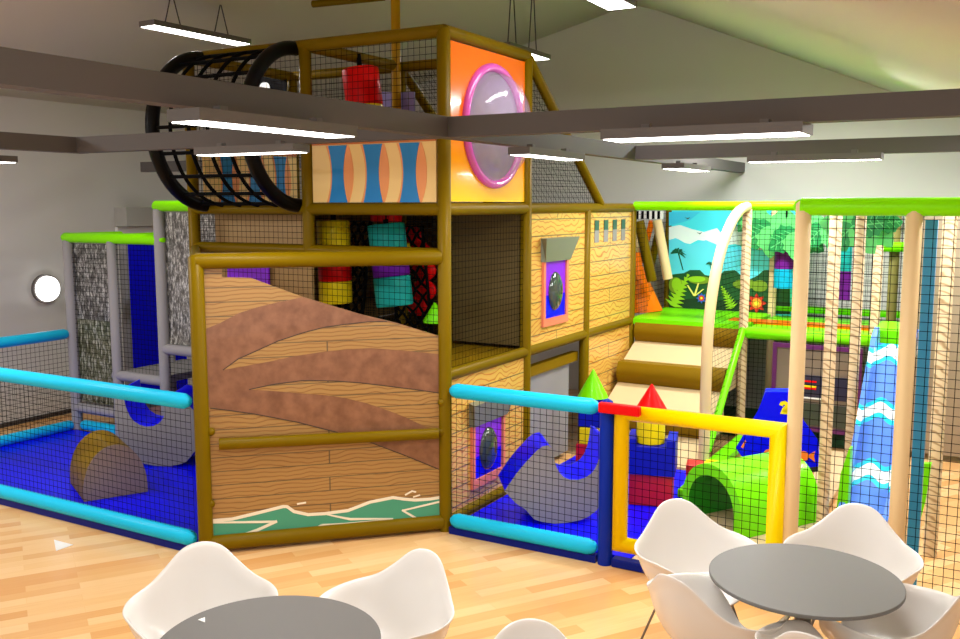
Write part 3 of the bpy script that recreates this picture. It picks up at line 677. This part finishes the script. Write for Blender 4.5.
mb=MB(); pts=[(u_-1.5,v_) for u_,v_ in [(782.5,405.5),(783.5,403.3),(786,402.6),(788.3,404),(788.2,406.5),(785.5,409.5),(782.8,412.2),(789,412.2)]]
mb.strip([FP(u,v,.001) for u,v in pts],.034,(.35,-1,0),.004,YELV); mb.build('number_2',t)
mb=MB(); mb.prism([FP(u,v,.001) for u,v in ((801,468),(818,466.5),(818,471.5),(801,473))],(.35,-1,0),.006,mat('black_edge',(20,24,30),.5)); mb.build('edge_strip',t)
mb=MB(); a=FP(803,482,-.15); mb.box((a.x-.06,a.y-.08,.052),(a.x+.10,a.y+.06,FP(803,471).z+.02),RED); mb.build('foot',t)
mb=MB(); a=FP(757,482,-.15); mb.box((a.x-.06,a.y-.08,.052),(a.x+.08,a.y+.06,FP(757,479).z+.01),RED); mb.build('foot',t)
# ---------------------------------------------------------------- jungle frame
JF=thing('jungle_play_frame',(2.5,0,0),'tree trunk posts with lime green rails and netting at the right','play structure')
X2=2.50
post(JF,X2+.015,0,0,2.48,.046,CREAM); post(JF,3.115,0,0,2.46,.046,CREAM)
rail(JF,(X2,0,2.44),(3.06,0,2.44),.052,LIME); rail(JF,(3.06,0,2.44),(5.2,0,2.44),.052,LIME)
for y in (1.27,2.54,3.81): post(JF,X2,y,0,2.42,.043,BARK)
post(JF,3.23,1.27,0,2.42,.045,BARK); post(JF,3.75,2.6,0,2.42,.045,BARK); post(JF,Yp(892,300,4.6).x,4.6,0,2.40,.05,mat('olive_foam',(128,120,64),.5)); post(JF,3.9,.0,0,2.42,.046,CREAM)
rail(JF,(X2,0,2.44),(X2,Y3,2.44),.046,LIME); rail(JF,(.03,Y3,2.44),(1.27,Y3,2.44),.047,LIME); rail(JF,(1.27,Y3,2.44),(X2,Y3,2.44),.047,LIME)
rail(JF,(0,5.12,2.42),(3.8,5.12,2.42),.04,LIME); post(JF,0,5.12,0,2.45,.045,BR); post(JF,1.27,5.0,0,2.40,.045,CREAM); 
post(JF,1.25,Y3-.04,0,2.43,.047,BARK); post(JF,1.62,4.9,0,1.1,.06,mat('dark_tan_foam',(126,104,84),.5))
# arch
mb=MB(); pts=[(1.25,2.50,z) for z in (0,.4,.8,1.1)]+[(1.25,3.78-1.28*math.cos(PI/2*i/14),1.1+1.33*math.sin(PI/2*i/14)) for i in range(1,15)]
mb.tube(pts,.05,CREAM,16); mb.build('arch',JF)
# deck and rails
mb=MB(); mb.box((.0,Y3-.02,1.16),(1.27,5.10,1.22),LIMEV); mb.build('deck',JF)
mb=MB(); mb.box((1.30,Y3+.01,1.14),(2.85,5.10,1.20),LIMEV); mb.box((1.0,Y3+.3,1.2005),(2.6,Y3+.55,1.225),ORG); mb.build('deck',JF)
rail(JF,(1.27,Y3-.06,1.15),(X2,Y3-.06,1.15),.06,LIMEV,.03); rail(JF,(1.3,5.08,1.28),(2.7,5.08,1.28),.04,LIMEV)
rail(JF,(1.25,3.78,1.18),(1.25,2.62,.18),.036,LIMEV); rail(JF,(1.3,2.36,.08),(1.3,3.6,.08),.04,LIMEV)
rail(JF,(X2,Y3-.06,1.15),(2.85,Y3-.06,1.15),.05,LIMEV); rail(JF,Yp(881,247,4.52),Yp(912,247,4.52),.05,LIMEV)
mb=MB(); mb.box((2.58,2.97,1.15),(2.86,3.7,1.36),LIMEV); mb.build('slide_head',JF)
for a in (((1.27,Y3,1.2),(X2-1.27,0,0),(0,0,1.22)),((1.27,5.1,.05),(2.5,0,0),(0,0,2.36)),((X2,0,.06),(.56,0,0),(0,0,2.36)),((3.06,0,.06),(1.2,0,0),(0,0,2.36)),((0.0,5.1,1.2),(.0,-1.2,0),(0,0,1.2)),((.1,5.12,.05),(1.17,0,0),(0,0,1.1))):
    mb=MB(); mb.net(*a,cell=.052); mb.build('net',JF)
def triu(t,ax): return (0,t) if ax=='u' else (t,1)
mb=MB(); mb.net((1.25,2.5,.1),(0,1.3,0),(0,0,2.3),clip=lambda t,ax: (0,(1.1+1.33*math.sqrt(max(0,1-(1-t)**2))-.1)/2.3) if ax=='u' else ((0,1) if t<.43 else (1-math.sqrt(max(0,1-((t*2.3+.1-1.1)/1.33)**2)) if (t*2.3+.1-1.1)<1.33 else 1,1))); mb.build('net',JF)
mb=MB(); mb.box((3.13,.57,0),(3.20,.63,2.36),mat('blue_board',(30,130,180),.35)); mb.build('side_board',JF)
mb=MB(); mb.box((3.8,.9,.01),(3.84,1.1,2.36),CYV) ; mb.build('side_board',JF)
mb=MB(); mb.box((2.75,4.0,.06),(5.2,4.03,2.38),mat('taupe_back_board',(150,134,112),.55)); mb.build('back_board',JF,label='taupe board')
# leaf-like lime wedges at right
for (pts,y) in ((((921,462),(932,462),(926,500),(915,540)),.9),(((934,420),(941,418),(937,445),(930,460)),1.3)):
    mb=MB(); mb.prism([Yp(u,v,y) for u,v in pts],(0,-1,0),.05,LIMEV); tag(mb.build('leaf_wedge'),'lime green foam wedge behind the right hand net, '+('lower' if y==.9 else 'upper')+' one','foam wedge')
# lime foot by slide
mb=MB(); mb.prism([Yp(u,v,1.5) for u,v in ((839,505),(843,470),(851,446),(853,446),(850,505))],(0,-1,0),.12,LIMEV); tag(mb.build('slide_support'),'lime foam support at the left edge of the wave slide','support')
# slide
t=thing('wave_slide',(2.8,1.6,0),'blue slide painted with white and cyan waves','slide')
prof=[(2.95,1.33),(2.75,1.27),(2.4,.98),(2.0,.63),(1.7,.38),(1.5,.24),(1.3,.16),(1.0,.12)]
xa,xb=2.60,2.95
mb=MB(); sec=[(xa,.0),(xa+.04,-.0),(xa+.05,-.14),(xb-.05,-.14),(xb-.04,0),(xb,0),(xb,-.2),(xa,-.2)]
vs=[];fs=[]
for y,z in prof:
    for x,dz in sec: vs.append((x,y,max(z+dz+.06,.005)))
k=len(sec)
for i in range(len(prof)-1):
    for j in range(k): fs.append((i*k+j,i*k+(j+1)%k,(i+1)*k+(j+1)%k,(i+1)*k+j))
fs.append(tuple(range(k))); fs.append(tuple(range((len(prof)-1)*k,len(prof)*k))[::-1])
mb.add(vs,fs,SLIDE); mb.build('chute',t)
# ---------------------------------------------------------------- padded steps
t=thing('padded_steps',(.65,2.4,0),'wide brown and tan padded climbing steps up to the lime deck','steps')
xa,xb=.07,1.2; n=3; ys=2.34; dy=(3.84-ys)/n; ztop=1.19; dz=(ztop-.06)/n
for i in range(n+1):
    y0=ys+dy*i-(.0 if i<n else .0); zt=.06+dz*i+.0; rh=.22
    if i: 
        # brown rolled riser standing at the top of the sloping tread below
        mb=MB(); pr=[(y0-.0,zt-rh-.02)]+[(y0-.0-.05*math.sin(PI*j/12),zt-rh+(rh)*(j/12)) for j in range(0,13)]+[(y0+.16,zt+.0),(y0+.16,zt-rh-.02)]
        mb.prism([(xa,y,z) for y,z in pr],(1,0,0),xb-xa,BRP); mb.build('riser',t)
    if i<n:
        ya=y0+(.162 if i else 0)
        mb=MB(); pr=[(ya,.01 if i==0 else zt-rh-.02),(ya,zt-.0),(y0+dy-.002,zt+dz-rh),(y0+dy-.002,.01 if i==0 else zt-rh-.02)]
        mb.prism([(xa,y,z) for y,z in pr],(1,0,0),xb-xa,TANV); mb.build('tread',t)
# ---------------------------------------------------------------- mural
t=thing('jungle_mural',(.8,5.06,1.2),'beach mural board with palms, ferns and cyan sky behind the lime deck','mural')
MY=5.055
mp=lambda u,v: Yp(u,v,MY)
mb=MB(); mb.box((.05,MY,1.2),(1.62,MY+.02,2.40),mat('mural_sky',(70,225,248),.4)); mb.build('board',t)
lay=[0]
def mu(name,pts,c,m=None):
    lay[0]+=1; q=MB(); q.prism([mp(u,v)-Vector((0,.0006*lay[0],0)) for u,v in pts],(0,-1,0),.0006,m or mat(c[0],c[1],.45)); return q.build(name,t)
SK2=('mural_pale_blue',(150,238,252)); CL=('mural_cloud',(235,248,252)); BUSH=('mural_bush',(14,84,40)); FERN=('mural_fern',(150,205,30)); FERN2=('mural_fern_olive',(120,150,30)); PALM=('mural_palm',(8,90,60)); DB=('mural_shade',(8,52,30))
mu('sky_blue',[(669,212),(669,226),(690,220),(700,212)],('mural_sky2',(60,205,245)))
mu('cloud',[(669,227),(680,225),(692,229),(704,232),(717,228),(722,234),(735,226),(760,230),(790,232),(790,246),(760,250),(735,244),(720,246),(712,243),(706,241),(698,240),(690,244),(685,243),(678,239),(669,240)],CL)
mu('hill',[(669,240),(676,238),(682,243),(692,245),(706,240),(720,246),(740,250),(790,250),(790,285),(669,285)],('mural_hill',(95,222,250)))
mu('bush',[(669,275),(676,274),(684,273),(690,270),(700,270),(705,275),(712,276),(720,275),(724,271),(735,270),(742,276),(748,280),(757,276),(764,270),(776,270),(790,275),(790,312),(669,308)],BUSH)
mu('shade',[(669,300),(700,298),(720,300),(745,300),(790,302),(790,314),(669,314)],DB)
# palm silhouette
def palm(cx,cy,s):
    mu('palm_trunk',[(cx-.7*s,cy),(cx+.7*s,cy),(cx+5.5*s,cy+18*s),(cx+4.3*s,cy+18*s)],PALM)
    for a in (-170,-140,-100,-60,-30,0,25,200):
        r=math.radians(a); L=9*s; d=(math.cos(r),math.sin(r)); q=(-d[1],d[0])
        mu('palm_frond',[(cx,cy),(cx+d[0]*L*.5+q[0]*1.6*s,cy+d[1]*L*.5+q[1]*1.6*s-1*s),(cx+d[0]*L,cy+d[1]*L*.8+2.5*s),(cx+d[0]*L*.45-q[0]*1.2*s,cy+d[1]*L*.45-q[1]*1.2*s)],PALM)
palm(678.5,253,.95); palm(710,264,.45)
def fern(x0,y0,x1,y1,w,c,n=9):
    d=Vector((x1-x0,y1-y0)); L=d.length; d.normalize(); q=Vector((-d.y,d.x)); o=Vector((x0,y0)); P=[];Q=[]
    for i in range(n):
        t0=L*i/n; ww=w*(1-i/n)**.8
        P+= [o+d*t0+q*ww*.25, o+d*(t0+L/n*.9)+q*ww]; Q+=[o+d*t0-q*ww*.25,o+d*(t0+L/n*.9)-q*ww]
    e=o+d*L; pts=P+[e]+Q[::-1]; mu('fern',[(p.x,p.y) for p in pts],c)
def oval(cx,cy,a,b,c,name='foliage',n=16): mu(name,ell(cx,cy,a,b,n),c)
oval(676,285,7,8,FERN2); oval(677,284,5,6,FERN); fern(673,306,689,274,10,FERN); oval(700,280,11,4,FERN2); oval(697,279,9,3,FERN); oval(745,284,12,5,FERN2); fern(733,308,722,286,7,FERN); oval(760,286,8,6,FERN2)
for x,y,x1,y1 in ((695,296,688,285),(695,296,699,283),(695,296,704,289)): mu('leaf_blade',[(x-1,y),(x1-.8,y1),(x1+.8,y1),(x+1,y)],('mural_yellow',(240,232,120)))
def flower(cx,cy,r,c,c2,c3):
    pts=[]
    for i in range(32):
        a=2*PI*i/32; rr=r*(.78+.22*math.cos(a*8)); pts.append((cx+rr*math.cos(a),cy+rr*math.sin(a)))
    mu('flower',pts,c); oval(cx,cy,r*.5,r*.5,c2,'flower'); oval(cx,cy,r*.22,r*.22,c3,'flower')
flower(702,298,5.5,('mural_blue',(40,90,200)),('mural_red',(215,40,25)),('mural_y2',(250,220,60)))
flower(757,303,10,('mural_red',(215,40,25)),('mural_orange',(245,150,40)),('mural_y2',(250,220,60)))
for x,y in ((688,218),(700,233)): mu('bird',[(x-3,y-1),(x,y),(x+3,y-.8),(x+.5,y+1.3)],('mural_birdgrey',(60,90,100)))
# ---------------------------------------------------------------- palm leaf boards at trunk tops
LG1=mat('palm_board_green',(20,140,70),.45); LG2=mat('palm_vein',(96,205,120),.45)
def leafcluster(cx,cy,y,s,label,n=5,a0=100):
    s*=1.45
    c=Yp(cx,cy,y); t=thing('palm_leaves',tuple(c),label,'palm leaves','palm leaf boards at the trunk tops')
    for k in range(n):
        a=math.radians(-115+k*(230/(n-1))); L=.24*s; d=Vector((math.sin(a),0,-math.cos(a)*.7)); q=Vector((d.z,0,-d.x)).normalized()
        base=c+Vector((0,-.012*k,0)); pts=[]
        for j in range(9):
            u=j/8; w=.085*s*math.sin(PI*min(1,u*.9+.1))*(1+.25*(j%2)); pts.append(base+d*L*u+q*w+Vector((0,0,-.05*s*u*u)))
        for j in range(8,-1,-1):
            u=j/8; w=.085*s*math.sin(PI*min(1,u*.9+.1))*(1+.25*(j%2)); pts.append(base+d*L*u-q*w+Vector((0,0,-.05*s*u*u)))
        mb=MB(); mb.prism(pts,(0,-1,0),.008,LG1 if k%2 else mat('palm_board_light',(96,206,110),.45)); lf=mb.build('leaf',t)
        mb=MB()
        mb.strip([base+Vector((0,-.0085,0)),base+d*L*.9+Vector((0,-.0085,-.04*s))],.008*s,(0,-1,0),.002,LG2)
        for j in range(1,5):
            for sg in (1,-1): mb.strip([base+d*L*(j/6)+Vector((0,-.0085,0)),base+d*L*(j/6+.16)+q*sg*.055*s+Vector((0,-.0085,-.02))],.005*s,(0,-1,0),.002,LG2)
        mb.build('vein',lf)
leafcluster(772,226,4.85,1.15,'green palm leaves above the trunk beside the beach mural')
leafcluster(750,218,4.9,.6,'small green palm leaves left of the large ones on the mural',4)
leafcluster(797,232,4.6,1.0,'green palm leaves left of the first tall cream post')
leafcluster(824,226,4.4,.9,'green palm leaves just right of the first tall cream post',4)
leafcluster(853,226,3.4,.95,'dark hanging palm leaves at the top of the second trunk',4)
leafcluster(874,224,3.6,.8,'dark hanging palm leaves at the top of the third trunk',4)
def hbag(u,v0,v1,y,cols,r,label):
    a=Yp(u,v0,y); b=Yp(u,v1,y); t=thing('hanging_bag',tuple(b),label,'punch bag','striped bags in the jungle frame'); n=len(cols)
    for i,c in enumerate(cols):
        mb=MB(); mb.tube([(a.x,y,a.z+(b.z-a.z)*i/n-.001),(a.x,y,a.z+(b.z-a.z)*(i+1)/n+.001)],r,c,24); mb.build('foam_section',t)
    mb=MB(); mb.tube([a,(a.x,y,2.41)],.01,ROPE,6); mb.build('cord',t)
hbag(786,230,288,4.75,[CYV,PURP,CYV],.11,'cyan and purple striped bag beside the mural')
hbag(847,242,300,4.2,[TEAL,PURP],.055,'slim teal and purple bag between the trunks')
# hanging tubes and orange cone seen past the wooden side
def htube(a,b,y,m,label,r=.055):
    A=Yp(a[0],a[1],y); B=Yp(b[0],b[1],y+.05); mb=MB(); mb.tube([A,B],r,m,16); tag(mb.build('hanging_tube'),label,'foam tube','hanging foam tubes')
    return A
htube((639,221),(652,281),4.3,BR,'brown hanging foam tube, front of the three by the mural',.058)
htube((657,220),(668,279),4.55,CREAM,'cream hanging foam tube next to the mural edge')
htube((652,221),(641,262),4.8,ORG,'orange slanting foam tube behind the brown one',.035)
htube((658,235),(648,278),4.75,BR,'brown slanting tube behind the cream one',.045)
htube((631,225),(639,262),4.85,CREAM,'cream tube half hidden behind the wooden side',.045)
a=Yp(637,312,4.6); mb=MB(); mb.tube([(a.x+.02,4.6,1.21),(a.x-.02,4.6,1.75),(a.x-.02,4.6,1.9)],[.28,.07,.04],ORG,24); tag(mb.build('foam_cone'),'large orange cone on the lime deck beside the wooden side','cone')
t=thing('striped_valance',(.0,4.4,2.3),'black and white striped valance under the lime rail','valance')
for i in range(11):
    p=Yp(633+i*2.7,211,4.35); q=Yp(633+i*2.7+2.7,219,4.35); mb=MB(); mb.box((p.x,4.35,q.z),(q.x,4.37,p.z),BLACK if i%2 else WHP); mb.build('stripe',t)
# purple activity wall
t=thing('activity_wall',(2.0,3.7,0),'plum framed activity wall with dark picture panels under the orange deck','play panel')
for x in (1.60,2.40):
    mb=MB(); mb.box((x-.02,3.68,.0),(x+.02,3.72,1.08),PURD); mb.build('post',t)
for z in (1.04,.22):
    mb=MB(); mb.box((1.62,3.68,z),(2.38,3.72,z+.04),PURD); mb.build('rail',t)
mb=MB(); mb.box((1.62,3.705,.26),(2.38,3.715,1.04),mat('taupe_board',(128,112,96),.5)); mb.build('board',t)
DK=mat('dark_panel',(46,44,58),.3); 
for (x0,x1) in ((1.86,2.06),(2.10,2.30)):
    mb=MB(); mb.box((x0,3.69,.55),(x1,3.703,.78),DK); p=mb.build('picture_panel',t)
    mb=MB(); mb.box((x0,3.69,.28),(x1,3.703,.50),mat('dark_panel2',(60,66,54),.3)); mb.build('picture_panel',t)
    if x0<2:
        for z,c in ((.71,RED),(.66,YELV),(.64,RED)):
            mb=MB(); mb.box((x0+.03,3.685,z),(x1-.05,3.6895,z+.018),c); mb.build('stripe',p)
        mb=MB(); mb.box((x0,3.685,.545),(x1,3.6895,.56),WHP); mb.build('stripe',p)
# ---------------------------------------------------------------- furniture
def cr_interp(keys,x):
    xs_=[k[0] for k in keys]
    for i in range(len(xs_)-1):
        if x<=xs_[i+1]: break
    p1=keys[i][1];p2=keys[i+1][1];p0=keys[i-1][1] if i else p2;p3=keys[i+2][1] if i+2<len(keys) else p1
    t=(x-xs_[i])/(xs_[i+1]-xs_[i])
    return .5*((2*p1)+(-p0+p2)*t+(2*p0-5*p1+4*p2-p3)*t*t+(-p0+3*p1-3*p2+p3)*t**3)
ZK=[(0,.835),(18,.815),(35,.745),(52,.685),(70,.66),(90,.65),(115,.648),(135,.625),(152,.52),(165,.45),(180,.435)]
RK=[(0,.29),(18,.29),(35,.29),(52,.305),(70,.335),(90,.34),(115,.33),(135,.34),(152,.31),(165,.27),(180,.255)]
def make_chair():
    t=bpy.data.objects.new('shell_armchair',None); COL.objects.link(t); t['_o']=(0,0,0)
    tag(t,'x','chair','white shell armchairs')
    nth,ns=64,18; vs=[];fs=[]
    sx,sy,sz=0,-.0,.425
    for i in range(nth):
        a=2*PI*i/nth; deg=abs((math.degrees(a)+180)%360-180); zr=cr_interp(ZK,deg); rr=cr_interp(RK,deg)
        for j in range(ns+1):
            s=j/ns; h=1-(1-s)**1.9 if deg<150 else s
            h=s*1.32 if s<.5 else .66+.34*(1-(1-(s-.5)*2)**1.6)
            hf=s; k=min(1,max(0,(deg-110)/50)); hh=h*(1-k)+hf*k
            v=max(0,(s-.34)/.66)**1.55; 
            lip=0
            if s>.93: hh+=.06*((s-.93)/.07)**2
            dip=-.012*(1-s)**2
            vs.append((math.sin(a)*rr*hh,math.cos(a)*rr*hh,sz+dip+(zr-sz)*(v*(1-k)+k*(s**3 if zr>sz else s**3))))
    for i in range(nth):
        for j in range(ns):
            A=i*(ns+1)+j; B=((i+1)%nth)*(ns+1)+j; fs.append((A,A+1,B+1,B))
    m=MB(); m.add(vs,fs,WHITE,True); sh=m.build('shell',t)
    bm=__import__('bmesh').new(); bm.from_mesh(sh.data); __import__('bmesh').ops.remove_doubles(bm,verts=bm.verts,dist=.0005); bm.to_mesh(sh.data); bm.free()
    for p in sh.data.polygons: p.use_smooth=True
    md=sh.modifiers.new('s','SOLIDIFY'); md.thickness=.012; md.offset=0
    md=sh.modifiers.new('b','SUBSURF'); md.levels=1; md.render_levels=1
    for sx_ in (-1,1):
        for sy_ in (-1,1):
            m=MB(); m.tube([(sx_*.10,sy_*.09,.402),(sx_*.14,sy_*.13,.385),(sx_*.25,sy_*.24,.006),(sx_*.252,sy_*.242,0)],[.007,.007,.007,.009],CHR,10); m.build('leg',t)
    m=MB()
    m.tube([(-.14,-.13,.385),(.14,-.13,.385),(.14,.13,.385),(-.14,.13,.385)],.006,CHR,8,closed=True); m.tube([(-.2,-.19,.18),(.2,.19,.18)],.004,CHR,6) if 0 else None
    m.build('seat_frame',t)
    return t
ch=make_chair()
def place(c,x,y,face,label):
    """face = point the chair looks at"""
    d=Vector((face[0]-x,face[1]-y)); c.location=(x,y,0); c.rotation_euler=(0,0,math.atan2(d.y,d.x)+PI/2); c['label']=label; return c
T1=(2.86,-1.45); T2=(1.15,-3.17)
def table(T,label,r=.43):
    t=thing('round_cafe_table',(T[0],T[1],0),label,'table','grey round cafe tables')
    x,y=T
    m=MB(); m.tube([(x,y,.722),(x,y,.724),(x,y,.738),(x,y,.740)],[r-.004,r,r,r-.003],GTOP,96); 
    o=m.build('tabletop',t)
    m=MB(); m.tube([(x,y,.02),(x,y,.722)],.038,GMET,24); m.build('column',t)
    m=MB(); m.tube([(x,y,0),(x,y,.008),(x,y,.02)],[.22,.22,.05],GMET,40); m.build('base',t)
    m=MB(); m.tube([(x,y,.700),(x,y,.7215)],[.04,.14],GMET,24); m.build('top_plate',t)
table(T1,'round grey topped cafe table at the right with five white chairs'); table(T2,'round grey topped cafe table cut by the bottom edge',.44)
def seat_from(u,v,d,back=.29,z=.83):
    p=Zp(u,v,z); d=Vector(d).normalized(); return (p.x+d.x*back,p.y+d.y*back)
def put(c,u,v,deg,label,**k):
    """deg: heading the chair looks to, clockwise from world +Y"""
    a=math.radians(deg); d=(math.sin(a),math.cos(a)); x,y=seat_from(u,v,d,**k); return place(c,x,y,(x+d[0],y+d[1]),label)
put(ch,674,499,135,'white shell armchair at the left back of the right table, before the gate')
put(copytree(ch),859,504,178,'white shell armchair behind the right table in front of the net')
put(copytree(ch),672,577,25,'white shell armchair at the near left of the right table')
put(copytree(ch),968,588,-78,'white shell armchair at the far right, its back cut by the photo edge')
put(copytree(ch),811,635,14,'white shell armchair at bottom right, only its back top showing')
put(copytree(ch),202,542,135,'white shell armchair behind the bottom left table')
put(copytree(ch),428,550,190,'white shell armchair at the right of the bottom left table')
put(copytree(ch),530,619,150,'white shell armchair at the bottom centre edge of the photo')
for o in list(COL.objects):
    if o.name.startswith('shell_armchair'): o.scale=(.95,.95,1)
# light reflections on floor and table, built as thin white triangles
mb=MB(); mb.prism([Zp(u,v,.0005) for u,v in ((54,540),(73,545),(56,551))],(0,0,1),.003,WHP); tag(mb.build('floor_glint'),'small white triangle standing for a light reflection on the wooden floor at left','marker')
mb=MB(); mb.prism([Zp(u,v,.7405) for u,v in ((198,620),(205,617.5),(205,622.5))],(0,0,1),.002,WHP); tag(mb.build('table_glint'),'tiny white triangle standing for a light reflection on the bottom left grey table','marker')
# ---------------------------------------------------------------- lighting
w=bpy.data.worlds.new('w'); SC.world=w; w.use_nodes=True; bg=w.node_tree.nodes['Background']; bg.inputs[0].default_value=(1,.985,.96,1); bg.inputs[1].default_value=1.35
def area(name,loc,tgt,sx,sy,e,c=(1,1,1)):
    l=bpy.data.lights.new(name,'AREA'); l.shape='RECTANGLE'; l.size=sx; l.size_y=sy; l.energy=e; l.color=c
    o=bpy.data.objects.new(name,l); COL.objects.link(o); o.location=loc; o.rotation_euler=(Vector(tgt)-Vector(loc)).to_track_quat('-Z','Y').to_euler(); return o
area('front_fill',(6.5,-7.5,3.6),(0.5,0,.8),3,2,110)  # added fill light from behind the camera, no window there
for (cx,cy,z,L,W,rz) in LIGHTS:
    l=bpy.data.lights.new('panel_glow','AREA'); l.shape='RECTANGLE'; l.size=L*.95; l.size_y=W*.9; l.energy=22
    o=bpy.data.objects.new('panel_glow',l); COL.objects.link(o); o.location=(cx,cy,z-.01); o.rotation_euler=(0,0,rz)
# added overhead fill lights without fixtures, brightening the play frames and room
for (x,y,z,e) in ((4.2,.6,3.0,150),(4.2,3.4,2.9,160),(1.6,3.4,3.6,130),(4.6,-3,3.0,60),(-4.5,-3.2,3.6,90),(2.6,-4.8,3.4,40)):
    area('overhead_fill',(x,y,z),(x,y,0),1.2,.3,e)
vs_=SC.view_settings; vs_.view_transform='Standard'; vs_.look='None'; vs_.gamma=1; vs_.exposure=-.12; vs_.use_curve_mapping=False
